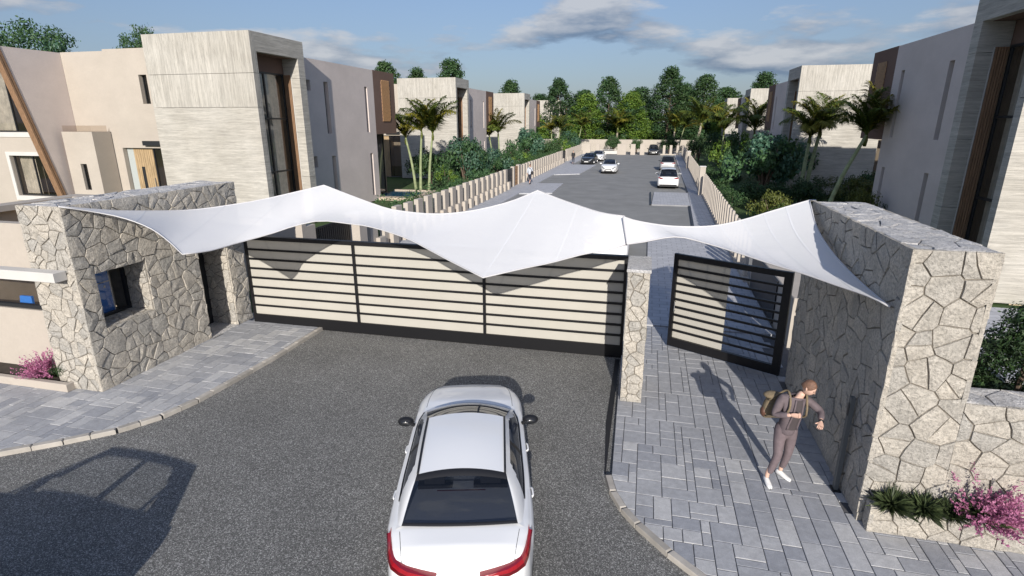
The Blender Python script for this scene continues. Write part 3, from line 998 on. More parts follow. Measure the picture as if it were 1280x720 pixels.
# ---- shade sails
def interp(pts, n):
    P = [Vector(p) for p in pts]
    d = [0]
    for i in range(1, len(P)): d.append(d[-1] + (P[i] - P[i - 1]).length)
    out = []
    for k in range(n + 1):
        t = d[-1] * k / n
        i = 0
        while i < len(P) - 2 and d[i + 1] < t: i += 1
        f = (t - d[i]) / (d[i + 1] - d[i])
        p0, p1, p2, p3 = P[max(i - 1, 0)], P[i], P[i + 1], P[min(i + 2, len(P) - 1)]
        m1, m2 = (p2 - p0) * 0.5, (p3 - p1) * 0.5
        if i == 0: m1 = p2 - p1
        if i == len(P) - 2: m2 = p2 - p1
        f2, f3 = f * f, f * f * f
        out.append(p1 * (2 * f3 - 3 * f2 + 1) + m1 * (f3 - 2 * f2 + f) + p2 * (-2 * f3 + 3 * f2) + m2 * (f3 - f2))
    return out
F1 = [(-10.895, 8.255, 3.943), (-10.656, 8.75, 3.773), (-10.222, 9.0, 3.62), (-9.564, 8.95, 3.445), (-8.92, 8.7, 3.257), (-8.373, 8.4, 3.111)]
F2 = [(-8.373, 8.4, 3.111), (-8.30, 9.0, 3.05), (-8.25, 9.75, 3.06), (-7.90, 10.3, 3.15), (-7.46, 10.6, 3.297), (-6.911, 10.75, 3.409), (-6.186, 10.7, 3.384), (-5.563, 10.55, 3.361), (-4.611, 10.15, 3.25), (-3.945, 9.75, 3.122), (-3.482, 9.45, 3.034), (-2.641, 8.9, 2.895)]
F3 = [(-2.641, 8.9, 2.895), (-1.985, 9.3, 3.006), (-1.584, 9.65, 3.039), (-0.988, 10.0, 3.163), (-0.638, 10.2, 3.19), (-0.269, 10.4, 3.281)]
B1 = [(-10.895, 8.255, 3.943), (-10.84, 8.9, 3.80), (-10.80, 9.6, 3.66), (-10.62, 11.1, 3.462), (-9.766, 11.6, 3.556), (-9.142, 11.9, 3.663), (-8.396, 12.15, 3.832), (-7.76, 12.4, 3.988)]
B2 = [(-7.76, 12.4, 3.988), (-6.79, 12.0, 3.8), (-6.026, 11.7, 3.658), (-5.56, 11.55, 3.585), (-4.725, 11.4, 3.548), (-4.163, 11.4, 3.569), (-3.643, 11.5, 3.634), (-3.153, 11.7, 3.736), (-2.773, 12.0, 3.84), (-2.363, 12.4, 4.008)]
B3 = [(-2.363, 12.4, 4.008), (-1.788, 12.0, 3.879), (-1.285, 11.6, 3.797), (-0.817, 11.2, 3.741), (-0.346, 10.9, 3.734)]
CF = [(-0.253, 10.3, 3.318), (-0.009, 10.5, 3.319), (0.634, 10.75, 3.407), (1.161, 10.6, 3.341), (1.67, 10.2, 3.277), (2.121, 9.7, 3.23), (2.507, 9.2, 3.214), (2.823, 8.7, 3.196), (3.091, 8.2, 3.197), (3.24, 7.85, 3.167)]
CB = [(-0.371, 10.75, 3.75), (-0.052, 11.05, 3.619), (0.593, 11.4, 3.492), (1.359, 11.6, 3.494), (1.969, 11.75, 3.622), (2.469, 11.9, 3.778), (3.2, 12.1, 4.0)]
CR = [(3.24, 7.85, 3.167), (3.25, 8.5, 3.169), (3.21, 9.3, 3.242), (3.15, 10.2, 3.4), (3.13, 11.1, 3.635), (3.2, 12.1, 4.0)]

def sail(name, front, back, label, nv=16, right=None, sag=0.05):
    root = empty(name, label, 'shade sail', 'shade sails over the entrance', loc=front[0])
    n = len(front) - 1
    rows = []
    for i in range(n + 1):
        col = []
        for j in range(nv + 1):
            v = j / nv
            p = front[i].lerp(back[i], v)
            if right is not None:
                u = i / n
                lin = front[n].lerp(back[n], v)
                p = p + (right[j] - lin) * (u ** 2.2)
            p = p - Vector((0, 0, sag * math.sin(math.pi * v) * math.sin(math.pi * i / n)))
            col.append(p)
        rows.append(col)
    o = Vector(root.location)
    mb = MB().grid([[p - o for p in c] for c in rows])
    me = mb.mesh('cloth', M_SAIL, True)
    cl = link('cloth', me, root)
    # hems along the edges
    for k in range(1, 9):       # stitched seams between the cloth panels
        i = round(n * k / 9)
        pts = rows[i]
        strip = []
        for j in range(nv + 1):
            nx_ = rows[min(i + 1, n)][j] - rows[i][j]
            if nx_.length > 1e-6: nx_.normalize()
            p_ = pts[j] - o + Vector((0, 0, 0.004))
            strip.append([p_ - nx_ * 0.016, p_ + nx_ * 0.016])
        MB().grid(strip).build('seam', M_SEAM, root)
    def hem(pts):
        MB().tube([p - o for p in pts], 0.014, 6).build('hem', M_HEM, root, True)
    hem([c[0] for c in rows]); hem([c[nv] for c in rows])
    hem(rows[-1])
    if (rows[0][0] - rows[0][-1]).length > 0.1: hem(rows[0])
    return root
n1, n2, n3 = 14, 26, 12
fA = interp(F1, n1)[:-1] + interp(F2, n2)[:-1] + interp(F3, n3)
bA = interp(B1, n1 + 6)[:-1] + interp(B2, n2 - 6)[:-1] + interp(B3, n3)
s1 = sail('shade_sail', fA, bA, 'long white shade sail with two raised peaks stretched over the sliding gate')
nC = 26
s2 = sail('shade_sail', interp(CF, nC), interp(CB, nC), 'smaller white shade sail tied to the tall stone wall above the footpath', 16, interp(CR, 16))
def ring(p, root, d):
    o = Vector(root.location)
    MB().tube([Vector(p) - o, Vector(p) - o + Vector(d)], 0.018, 6).build('tie', M_CHROME, root)
ring(F1[0], s1, (-0.08, 0.04, 0.02)); ring(CR[0], s2, (0.09, 0, 0.0)); ring(CR[-1], s2, (0.12, 0, 0.0))
# ------------------------------------------------------------------ villas
# local space: x = distance from the street face of the concrete box, going away from the street is -x; y along the street from the box front
def wall_holes(mb, org, ud, vd, W, H, holes, depth, mi=0, mi_reveal=0):
    """wall rectangle with rectangular holes; reveals run back by depth (against ud x vd)"""
    org, ud, vd = Vector(org), Vector(ud), Vector(vd)
    nd = ud.cross(vd)
    us = sorted({0, W, *[h[0] for h in holes], *[h[1] for h in holes]})
    vs_ = sorted({0, H, *[h[2] for h in holes], *[h[3] for h in holes]})
    P = lambda u, v, d=0: org + ud * u + vd * v - nd * d
    for i in range(len(us) - 1):
        for j in range(len(vs_) - 1):
            cu, cv_ = (us[i] + us[i + 1]) / 2, (vs_[j] + vs_[j + 1]) / 2
            if any(a < cu < b and c < cv_ < d for a, b, c, d in holes): continue
            mb.quad(P(us[i], vs_[j]), P(us[i + 1], vs_[j]), P(us[i + 1], vs_[j + 1]), P(us[i], vs_[j + 1]), mi)
    for a, b, c, d in holes:
        mb.quad(P(a, c), P(a, c, depth), P(a, d, depth), P(a, d), mi_reveal)
        mb.quad(P(b, c), P(b, d), P(b, d, depth), P(b, c, depth), mi_reveal)
        mb.quad(P(a, c), P(b, c), P(b, c, depth), P(a, c, depth), mi_reveal)
        mb.quad(P(a, d), P(a, d, depth), P(b, d, depth), P(b, d), mi_reveal)

def window_unit(root, org, ud, vd, W, H, nu=1, vsplits=(), fr=0.05, depth=0.0, curtain=False, back=True):
    """framed window set in a plane, glass behind the frame, panes as sub-parts"""
    org, ud, vd = Vector(org), Vector(ud), Vector(vd)
    nd = ud.cross(vd)
    mb = MB()
    def bar(u0, u1, v0, v1):
        a = org + ud * u0 + vd * v0 - nd * 0.05
        mb.prism([a, a + ud * (u1 - u0), a + ud * (u1 - u0) + vd * (v1 - v0), a + vd * (v1 - v0)], nd * 0.08)
    bar(0, fr, 0, H); bar(W - fr, W, 0, H); bar(fr, W - fr, 0, fr); bar(fr, W - fr, H - fr, H)
    uu = [0] + [W * k / nu for k in range(1, nu)] + [W]
    for u in uu[1:-1]: bar(u - fr / 2, u + fr / 2, fr, H - fr)
    vv = [0] + list(vsplits) + [H]
    for v in vv[1:-1]:
        for i in range(nu): bar(uu[i] + (fr if i == 0 else fr / 2), uu[i + 1] - (fr if i == nu - 1 else fr / 2), v - fr / 2, v + fr / 2)
    f = mb.build('window', M_DARKFRAME, root)
    for i in range(nu):
        for j in range(len(vv) - 1):
            a = org + ud * (uu[i] + fr / 2) + vd * (vv[j] + fr / 2) - nd * 0.02
            g = MB().quad(a, a + ud * (uu[i + 1] - uu[i] - fr), a + ud * (uu[i + 1] - uu[i] - fr) + vd * (vv[j + 1] - vv[j] - fr), a + vd * (vv[j + 1] - vv[j] - fr))
            g.build('pane', M_GLASS, f)
    if back:      # the room behind, and what hangs in it
        d = 1.6
        r = MB()
        P = lambda u, v, dd: org + ud * u + vd * v - nd * dd
        r.quad(P(-.3, -.2, d), P(W + .3, -.2, d), P(W + .3, H + .2, d), P(-.3, H + .2, d))
        r.quad(P(-.3, -.2, .06), P(-.3, -.2, d), P(-.3, H + .2, d), P(-.3, H + .2, .06))
        r.quad(P(W + .3, -.2, .06), P(W + .3, H + .2, .06), P(W + .3, H + .2, d), P(W + .3, -.2, d))
        r.quad(P(-.3, -.2, .06), P(W + .3, -.2, .06), P(W + .3, -.2, d), P(-.3, -.2, d))
        r.quad(P(-.3, H + .2, .06), P(-.3, H + .2, d), P(W + .3, H + .2, d), P(W + .3, H + .2, .06))
        r.build('room', M_INTERIOR, f)
    if curtain:
        rows = []
        n = 34 if curtain == 'wide' else 18
        for j in range(2):
            cw_ = 0.95 if curtain == 'wide' else 0.42
            rows.append([org + ud * (0.05 + (W * cw_ - 0.05) * k / n) + vd * (0.08 + j * (H - 0.16)) - nd * (0.25 + 0.05 * math.sin(k * 1.9)) for k in range(n + 1)])
        MB().grid(rows).build('curtain', M_CURTAIN, f, True)
    return f

def villa(detail=True):
    v = empty('villa', None, 'house')
    # -- concrete box (x 0..-6.1, y 0..4.3, z 0..9.7) with the tall recessed window on the street side
    BW, BL, BH = 6.1, 4.3, 9.70
    ra, rb, rt = 0.40, 3.72, 8.82
    front = [(0, 6.27, M_TRAV_H), (6.27, 7.83, M_TRAV_V), (7.83, BH, M_TRAV_V)]
    for z0, z1, m_ in front:        # panels with open joints
        MB().box(-BW, 0, 0, 0.3, z0 + 0.012, z1 - 0.006).build('concrete_panel', m_, v)
    for z0, z1 in ((0, 2.6), (2.6, 5.0), (5.0, 7.83), (7.83, rt)):
        MB().box(-0.95, -0.006, 0.302, ra, z0 + 0.008, z1 - 0.006).build('concrete_panel', M_TRAV_H, v)
        MB().box(-0.95, -0.006, rb, BL, z0 + 0.008, z1 - 0.006).build('concrete_panel', M_TRAV_H, v)
    MB().box(-1.05, -0.004, 0.302, BL, rt, BH - 0.004).build('concrete_panel', M_TRAV_H, v)
    core = MB()
    core.box(-BW + 0.02, -1.08, 0.31, BL - 0.01, BH - 0.35, BH - 0.06)     # roof deck
    core.box(-BW, -BW + 0.28, 0.31, BL - 0.01, 0, BH - 0.36)
    core.box(-BW + 0.29, -1.05, BL - 0.30, BL - 0.008, 0, BH - 0.36)
    core.build('wall', M_PINK, v)
    MB().box(-1.05, -0.30, ra + 0.01, rb - 0.01, rt - 0.02, rt - 0.002).build('soffit', M_BROWN, v)
    # slatted timber lining of the far reveal
    for k in range(5):
        x0 = -0.93 + k * 0.080
        MB().box(x0, x0 + 0.062, rb - 0.055, rb - 0.005, 0.0, 8.0).build('timber_slat', M_WOOD, v)
    MB().box(-0.525, -0.49, rb - 0.02, rb - 0.004, 0.0, 8.0).build('reveal_trim', M_WHITE, v)
    window_unit(v, (-0.98, ra, 0.0), Y, Z, rb - ra - 0.06, 8.05, 2, (3.0, 5.75), 0.09, curtain='wide')
    MB().box(-1.04, -0.96, ra, rb, 8.05, rt - 0.025).build('window_head', M_BROWN, v)
    # floors behind the tall window
    MB().box(-BW + 0.3, -2.65, 0.32, BL - 0.32, 4.55, 4.85).build('floor_slab', M_WHITE, v)
    # -- rose wall set back from the box
    PX = -0.88
    y0, y1, ph = BL + 0.002, 13.98, 9.10
    hs = [(7.48 - y0, 7.95 - y0, 4.88, 7.92), (12.62 - y0, 13.02 - y0, 4.88, 7.92), (7.70 - y0, 8.12 - y0, 0.5, 3.52), (12.82 - y0, 13.22 - y0, 0.42, 3.42), (5.35 - y0, 6.05 - y0, 7.32, 7.92), (5.30 - y0, 6.05 - y0, 2.94, 3.60)]
    w = MB()
    wall_holes(w, (PX, y0, 0), Y, Z, y1 - y0, ph, hs, 0.32)
    w.quad((PX, y0, ph), (PX, y1, ph), (PX - 0.3, y1, ph), (PX - 0.3, y0, ph))
    w.quad((PX - .3, y0, ph), (PX - .3, y1, ph), (PX - .3, y1, ph - .4), (PX - .3, y0, ph - .4))
    w.quad((PX, y1, 0), (PX - 7, y1, 0), (PX - 7, y1, ph), (PX, y1, ph))
    w.build('wall', M_PINK, v)
    for a, b, c, d in hs:
        window_unit(v, (PX - 0.27, y0 + a, c), Y, Z, b - a, d - c, 1, (), 0.035, back=False)
    bb = MB().box(PX - 0.40, PX - 0.36, y0 + 0.3, y1 - 0.3, 0.2, ph - 0.5)
    bb.build('room', M_INTERIOR, v)
    # -- brown cantilevered volume with diagonal lattice
    b0, b1 = y1 + 0.003, 17.45
    MB().bevbox(PX - 6, PX, b0, b1, 4.72, 9.12, 0.01).build('brown_volume', M_BROWN, v)
    lat = MB().box(PX + 0.001, PX + 0.02, 15.15, 16.5, 5.62, 8.52).build('lattice_panel', M_BROWN, v)
    for k in range(20):      # diagonal battens clipped to the panel
        u = 13.45 + k * 0.165
        poly = [(u, 5.62), (u + 0.085, 5.62), (u + 1.885, 8.52), (u + 1.80, 8.52)]
        for a, b in (((15.15, 9), (15.15, 5)), ((16.5, 5), (16.5, 9))):
            poly = clip_half(poly, a, b)
            if len(poly) < 3: break
        if len(poly) < 3 or area(poly) < 0.006: continue
        MB().prism([(PX + 0.021, yy, zz_) for yy, zz_ in poly], (0.035, 0, 0)).build('batten', M_LATTICE, lat)
    # -- recessed ground floor below the brown volume and the body behind
    window_unit(v, (PX - 1.2, b0, 0.1), Y, Z, b1 - b0 - 0.02, 4.55, 2, (), 0.06, curtain=True)
    body = MB()
    body.box(-14.5, -1.9, BL + 0.01, y1 - 0.01, ph - 0.42, ph - 0.40)
    body.quad((-14.5, BL, 0), (-14.5, 17.4, 0), (-14.5, 17.4, 9.1), (-14.5, BL, 9.1))
    body.box(-14.4, PX - 6.02, y1, 17.4, 0, 9.05)
    body.build('roof', M_ROOF, v)
    MB().quad((-14.5, 17.42, 0), (PX - 1.25, 17.42, 0), (PX - 1.25, 17.42, 4.7), (-14.5, 17.42, 4.7)).build('wall', M_PINK, v)
    if detail:
        # -- entrance front: cream wall, fin wall, entry block, door
        fy = 1.05
        xa, xb = -12.6, -BW - 0.002
        Wf = xb - xa
        U_ = lambda x: x - xa
        hs = [(U_(-7.72), U_(-7.22), 6.50, 7.95), (U_(-9.65), U_(-6.45), 0.0, 4.22)]
        w = MB()
        wall_holes(w, (xa, fy, 0), X, Z, U_(-9.75), 9.16, [], 0.0)
        hs2 = [(a - U_(-9.75), b - U_(-9.75), c, d) for a, b, c, d in hs]
        hs2[1] = (0.10, hs2[1][1], 0.0, 4.22)
        wall_holes(w, (-9.75, fy - 0.04, 0), X, Z, xb + 9.75, 9.24, hs2, 0.35)
        w.quad((-9.75, fy, 0), (-9.75, fy - 0.04, 0), (-9.75, fy - 0.04, 9.24), (-9.75, fy, 9.24))
        w.quad((xa, fy, 9.16), (-9.75, fy, 9.16), (-9.75, fy + .3, 9.16), (xa, fy + .3, 9.16))
        w.quad((-9.75, fy - .04, 9.24), (xb, fy - .04, 9.24), (xb, fy + .3, 9.24), (-9.75, fy + .3, 9.24))
        w.build('entrance_wall', M_CREAM, v)
        window_unit(v, (-7.72, fy + 0.22, 6.50), X, Z, 0.5, 1.45, 1, (), 0.04)
        dx0 = -9.62
        dr = MB().box(dx0 + 0.42, dx0 + 1.70, fy + 0.20, fy + 0.26, 0, 4.20)
        d_ = dr.build('door', M_DOORWOOD, v)
        for k in range(9):
            x0 = dx0 + 0.43 + k * 0.141
            MB().box(x0, x0 + 0.125, fy + 0.185, fy + 0.199, 0.02, 4.18).build('door_board', M_DOORWOOD, d_)
        MB().box(dx0 + 0.80, dx0 + 1.0, fy + 0.165, fy + 0.184, 0.7, 3.2).build('door_glazing', M_DARKFRAME, d_)
        MB().tube([(dx0 + 1.6, fy + 0.13, 1.7), (dx0 + 1.6, fy + 0.13, 2.6)], 0.02).build('handle', M_CHROME, d_)
        MB().box(dx0 + 0.0, dx0 + 0.415, fy + 0.2, fy + 0.26, 0, 4.20).build('door_side_panel', simple('pale_panel', (0.40, 0.43, 0.42), 0.6), v)
        window_unit(v, (dx0 + 1.72, fy + 0.22, 0.0), X, Z, 1.42, 4.20, 1, (), 0.06)
        MB().box(-8.05, -6.55, fy - 0.25, fy - 0.042, 4.36, 4.60).build('door_canopy', M_DARKFRAME, v)
        # fin wall with a raking timber edge
        fx = -12.6
        pts = [(-1.5, 9.14), (1.05, 9.14), (1.05, 0), (0.12, 0), ]
        f_ = MB().prism([(fx, y, z) for y, z in [(-1.93, 9.14), (0.05, 0.0), (1.04, 0.0), (1.04, 9.14)]], (-0.30, 0, 0))
        f_.build('fin_wall', M_PINK, v)
        for o in (0.0, 0.135):
            e0, e1 = Vector((fx - 0.33, -1.95 - 0.02 - o, 9.16)), Vector((fx - 0.33, 0.03 - 0.02 - o, 0.0))
            MB().prism([e0, e1, e1 + Vector((0, -0.10, 0)), e0 + Vector((0, -0.10, 0))], (0.36, 0, 0)).build('timber_trim', M_WOOD, v)
        # wing beyond the fin: two wide windows in a pale wall
        gy = -0.35
        xw0, xw1 = -20.0, fx - 0.31
        hs = [(U2 - xw0, U2b - xw0, c, d) for U2, U2b, c, d in ((-17.4, -13.05, 5.05, 8.3), (-15.95, -13.25, 1.60, 3.80))]
        hs = [(a, b, c, d) for a, b, c, d in hs]
        w = MB()
        wall_holes(w, (xw0, gy, 0), X, Z, xw1 - xw0, 9.0, hs, 0.3)
        w.quad((xw0, gy, 9.0), (xw1, gy, 9.0), (xw1, gy + .4, 9.0), (xw0, gy + .4, 9.0))
        w.build('wing_wall', M_CREAM, v)
        for a, b, c, d in hs:
            MB().box(xw0 + a - 0.22, xw0 + b + 0.10, gy - 0.05, gy - 0.003, c - 0.26, c - 0.002).box(xw0 + a - 0.22, xw0 + a - 0.002, gy - 0.05, gy - 0.003, c, d).box(xw0 + a - 0.22, xw0 + b + 0.10, gy - 0.05, gy - 0.003, d + 0.002, d + 0.2).build('window_surround', M_WHITE, v)
            window_unit(v, (xw0 + a, gy + 0.2, c), X, Z, b - a, d - c, 2, (), 0.06, curtain=True)
        # entry block
        ex0, ex1, ey = -12.27, -10.24, -0.10
        hs = [(0.82, 1.24, 2.0, 3.40)]
        w = MB()
        wall_holes(w, (ex0, ey, 0), X, Z, ex1 - ex0, 5.08, hs, 0.2)
        w.quad((ex1, ey, 0), (ex1, fy - 0.045, 0), (ex1, fy - 0.045, 5.08), (ex1, ey, 5.08))
        w.quad((ex0, ey, 0), (ex0, ey, 5.08), (ex0, fy - 0.005, 5.08), (ex0, fy - 0.005, 0))
        w.quad((ex0, ey, 5.08), (ex1, ey, 5.08), (ex1, fy - 0.045, 5.08), (ex0, fy - 0.045, 5.08))
        w.build('entry_block', M_CREAM, v)
        window_unit(v, (ex0 + 0.82, ey + 0.17, 2.0), X, Z, 0.42, 1.40, 1, (), 0.035)
        MB().quad((ex0 + 0.05, ey + 0.06, 5.082), (ex1 - 0.05, ey + 0.06, 5.082), (ex1 - 0.05, ey + 0.06, 5.40), (ex0 + 0.05, ey + 0.06, 5.40)).quad((ex1 - 0.05, ey + 0.062, 5.082), (ex1 - 0.05, fy - 0.2, 5.082), (ex1 - 0.05, fy - 0.2, 5.40), (ex1 - 0.05, ey + 0.062, 5.40)).build('glass_balustrade', M_RAILGLASS, v)
    return v

G_V = 'villas lining the street'
v1 = villa()
v1.location = (-18.50, 24.5, -0.1)
tag(v1, 'villa with the timber entrance door, closest behind the gatehouse', 'house', G_V)
def more_villa(loc, scale, label):
    c = copy_tree(v1)
    c.location = loc; c.scale = scale
    c['label'] = label
    return c
more_villa((-18.5, 54.0, -0.1), (1, 0.98, 1), 'second villa along the pool side, behind the big three palms')
more_villa((-18.5, 85.5, -0.1), (1, 1, 1), 'third villa along the pool side, farther down the street')
more_villa((-18.5, 121, -0.1), (1, 1, 1.02), 'most distant villa on the pool side, near the end of the street')
more_villa((10.62, 20.05, -0.1), (-1, 0.89, 1), 'villa looming above the tall stone wall, its street face in shade')
more_villa((11.0, 49.0, -0.1), (-1, 0.95, 1), 'second villa on the shaded side, behind the bushy headed palms')
more_villa((11.9, 77.0, -0.1), (-1, 0.95, 0.98), 'third villa on the shaded side, half hidden by trees')
more_villa((12.9, 107.0, -0.1), (-1, 0.95, 0.98), 'most distant villa on the shaded side of the street')

# ------------------------------------------------------------------ pool, low walls, fences
struct('pool_water', MB().quad((-20.4, 39.0, -0.02), (-17.2, 39.0, -0.02), (-17.2, 43.0, -0.02), (-20.4, 43.0, -0.02)), M_POOL)
pcg = MB()
pcg.box(-20.4, -16.6, 38.2, 39.0, -0.15, 0.06).box(-17.2, -16.6, 39.001, 43.0, -0.15, 0.06).box(-20.4, -16.6, 43.001, 43.35, -0.15, 0.06)
struct('pool_coping', pcg, M_COPING)

def fence(pts, pitch, sy, sx, height, label, plinth=True, side=1, skip=()):
    """concrete picket fence along the street: each upright is a piece"""
    a, b = Vector((*pts[0], 0)), Vector((*pts[1], 0))
    root = empty('concrete_fence', label, 'fence', 'concrete picket fences along the street', loc=a, rz=math.atan2(-(b.x - a.x), b.y - a.y))
    Ln = (b - a).length
    n = int(Ln / pitch)
    MB().bevbox(-0.11, 0.11, 0, Ln, -0.15, 0.30 if plinth else 0.12, 0.01).build('plinth', M_BOUND, root)
    me = MB().bevbox(-sx / 2, sx / 2, -sy / 2, sy / 2, 0.30 if plinth else 0.10, height, 0.012).mesh('upright', M_BOUND)
    me2 = MB().bevbox(-0.10, 0.10, -sy * 0.42, sy * 0.42, -0.05, 0.62, 0.012).mesh('block', M_BOUND)
    rr = random.Random(len(label))
    for k in range(n):
        y = (k + 0.5) * Ln / n
        link('upright', me, root, (0, y, rr.uniform(-0.02, 0.02)))
        if plinth: link('block', me2, root, (side * 0.235, y + pitch * 0.28, rr.uniform(-0.03, 0.03)))
    return root
fence([(-11.45, 21.0), (-11.45, 46.2)], 1.30, 0.66, 0.24, 1.66, 'picket fence by the pool garden nearest the sliding gate')
fence([(-11.45, 51.0), (-11.5, 78.4)], 1.28, 0.62, 0.24, 1.64, 'picket fence past the timber garden door, by the walking man')
fence([(-11.5, 81.5), (-11.55, 101.0)], 1.30, 0.60, 0.24, 1.64, 'far picket fence behind the parked black car')
fence([(3.75, 20.4), (4.42, 45.3)], 1.02, 0.36, 0.11, 1.70, 'shaded picket fence running from the footpath gate', False, -1)
fence([(4.36, 46.3), (5.05, 72.0)], 1.05, 0.36, 0.11, 1.70, 'shaded picket fence beside the white suv', False, -1)
fence([(5.08, 72.8), (5.75, 101.0)], 1.05, 0.36, 0.12, 1.70, 'far shaded picket fence reaching the end wall', False, -1)
def pier(x, y, h, label, w=0.5):
    p = empty('fence_pier', label, 'pier', 'piers between fence runs', loc=(x, y, 0))
    MB().bevbox(-w / 2, w / 2, -w / 2, w / 2, -0.15, h, 0.015).build('shaft', M_BOUND, p)
    MB().bevbox(-w / 2 - .03, w / 2 + .03, -w / 2 - .03, w / 2 + .03, h + 0.002, h + 0.07, 0.012).build('cap', M_CAP, p)
pier(4.25, 45.8, 2.15, 'pale pier between the two shaded fence runs nearest the gate', 0.42)
pier(4.95, 72.4, 2.0, 'pale pier between the far shaded fence runs', 0.4)
# garden door in the pool side fence
gd = empty('garden_door', 'dark garden door beside a timber panel in the pool side fence', 'gate', loc=(-11.45, 48.6, 0))
MB().box(-0.04, 0.04, -2.3, -0.55, -0.1, 1.62).build('leaf', M_TRIM, gd)
MB().bevbox(-0.14, 0.14, -0.54, -0.1, -0.15, 1.72, 0.01).bevbox(-0.14, 0.14, 1.5, 2.35, -0.15, 1.74, 0.01).build('jamb', M_BOUND, gd)
for k in range(6):
    MB().box(-0.05, 0.05, -0.08, 1.48, -0.05 + k * 0.29, 0.21 + k * 0.29).build('timber_board', M_LATTICE, gd)
gd2 = empty('garden_door', 'dark garden door in the far pool side fence', 'gate', loc=(-11.5, 79.9, 0))
MB().box(-0.04, 0.04, -1.3, 1.4, -0.1, 1.5).build('leaf', M_TRIM, gd2)
# courtyard gate and low wall behind the sliding gate, pool side
cw = empty('courtyard_wall', 'pale courtyard wall behind the sliding gate', 'wall', loc=(-12.3, 17, 0))
child(MB().bevbox(-19.0, -11.4, 16.6, 16.85, -0.15, 2.25, 0.01).build('wall', M_CREAM), cw)
child(MB().bevbox(-11.65, -11.4, 16.852, 17.4, -0.15, 2.0, 0.01).build('pier', M_CREAM), cw)
cg = empty('courtyard_gate', 'dark gate of upright slats behind the sliding gate', 'gate', loc=(-11.5, 17.4, 0))
MB().box(-0.03, 0.03, 0.01, 2.6, 0.0, 0.1).box(-0.03, 0.03, 0.01, 2.6, 1.75, 1.82).build('rail', M_BLACK, cg)
for k in range(18):
    MB().box(-0.02, 0.02, 0.04 + k * 0.143, 0.12 + k * 0.143, 0.101, 1.749).build('slat', M_BLACK, cg)
pier(-11.45, 20.4, 1.9, 'pale pier beside the dark slatted courtyard gate', 0.6)
# enclosure along the footpath just past the gate
en = empty('meter_enclosure', 'low pale enclosure with a dark door beside the footpath, seen through the gate bars', 'enclosure', loc=(4.2, 17, 0))
child(MB().bevbox(3.78, 4.7, 14.3, 20.0, -0.15, 1.30, 0.02).build('wall', M_BOUND), en)
child(MB().box(3.74, 3.778, 16.0, 19.7, 0.02, 1.26).build('door', M_TRIM), en)

# end of the street
ew = empty('boundary_wall', 'long cream wall closing the end of the street', 'wall', loc=(-5, 113.3, 0))
child(MB().bevbox(-34, 40, 113.2, 113.5, -0.2, 2.15, 0.02).build('wall', M_BOUND), ew)
eg = empty('end_wall', 'low cream wall with openings facing down the street', 'wall', loc=(-3, 102, 0))
for a, b in ((-11.5, -9.9), (-8.9, -8.3), (-5.2, -3.7), (-2.9, -2.1), (-1.3, -0.55)):
    child(MB().bevbox(a, b, 101.6, 101.95, -0.15, 1.75, 0.02).build('wall_panel', M_BOUND), eg)
fe = fence([(2.2, 101.8), (5.6, 101.8)], 0.85, 0.42, 0.2, 1.6, 'short picket fence at the end of the street', False)
lg = empty('low_gate', 'low pale gate across the garden opening at the street end', 'gate', loc=(-6.7, 101.8, 0))
MB().box(-1.5, 1.5, -0.03, 0.03, 0.0, 0.55).box(-1.5, 1.5, -0.03, 0.03, 0.7, 0.76).build('panel', M_WHITE, lg)
# ------------------------------------------------------------------ cars
def lerp_tab(tab, x):
    if x <= tab[0][0]: return tab[0][1]
    for (a, va), (b, vb) in zip(tab, tab[1:]):
        if x <= b:
            f = (x - a) / (b - a); f = f * f * (3 - 2 * f) * 0.5 + f * 0.5
            return va + (vb - va) * f
    return tab[-1][1]

SEDAN = dict(L0=-2.30, L1=2.47, wheels=(-1.42, 1.42), wr=0.335,
    top=[(-2.30, 0.60), (-2.27, 0.82), (-2.19, 0.955), (-2.10, 1.005), (-1.75, 1.03), (-1.0, 1.03), (0.9, 1.0), (1.3, 1.0), (1.9, 0.93), (2.25, 0.83), (2.40, 0.69), (2.47, 0.52)],
    belt=[(-2.30, 0.58), (-2.20, 0.83), (-1.85, 0.935), (-1.0, 0.95), (0.8, 0.93), (1.5, 0.89), (2.2, 0.74), (2.47, 0.50)],
    half=[(-2.30, 0.64), (-2.22, 0.755), (-2.05, 0.825), (-1.65, 0.895), (-0.8, 0.92), (0.6, 0.915), (1.35, 0.895), (1.75, 0.865), (2.05, 0.79), (2.27, 0.655), (2.40, 0.50), (2.47, 0.30)],
    rear_base=-1.83, rear_roof=-1.22, front_roof=0.12, front_base=1.22, roof=1.405, roof_rear=1.36, rail_w=0.575, base_wr=0.685, base_wf=0.70)
SUV = dict(L0=-2.35, L1=2.35, wheels=(-1.38, 1.42), wr=0.37,
    top=[(-2.35, 0.70), (-2.32, 0.95), (-2.25, 1.04), (-2.0, 1.06), (-1.0, 1.08), (0.9, 1.08), (1.3, 1.06), (1.9, 0.98), (2.2, 0.88), (2.3, 0.74), (2.35, 0.55)],
    belt=[(-2.35, 0.68), (-2.25, 0.95), (-1.9, 1.0), (-1.0, 1.0), (0.8, 0.98), (1.5, 0.93), (2.2, 0.78), (2.35, 0.53)],
    half=[(-2.35, 0.74), (-2.25, 0.84), (-2.0, 0.90), (-1.4, 0.93), (0.6, 0.93), (1.5, 0.92), (2.0, 0.86), (2.22, 0.76), (2.35, 0.58)],
    rear_base=-2.22, rear_roof=-1.75, front_roof=0.15, front_base=0.98, roof=1.68, roof_rear=1.62, rail_w=0.63, base_wr=0.76, base_wf=0.74)

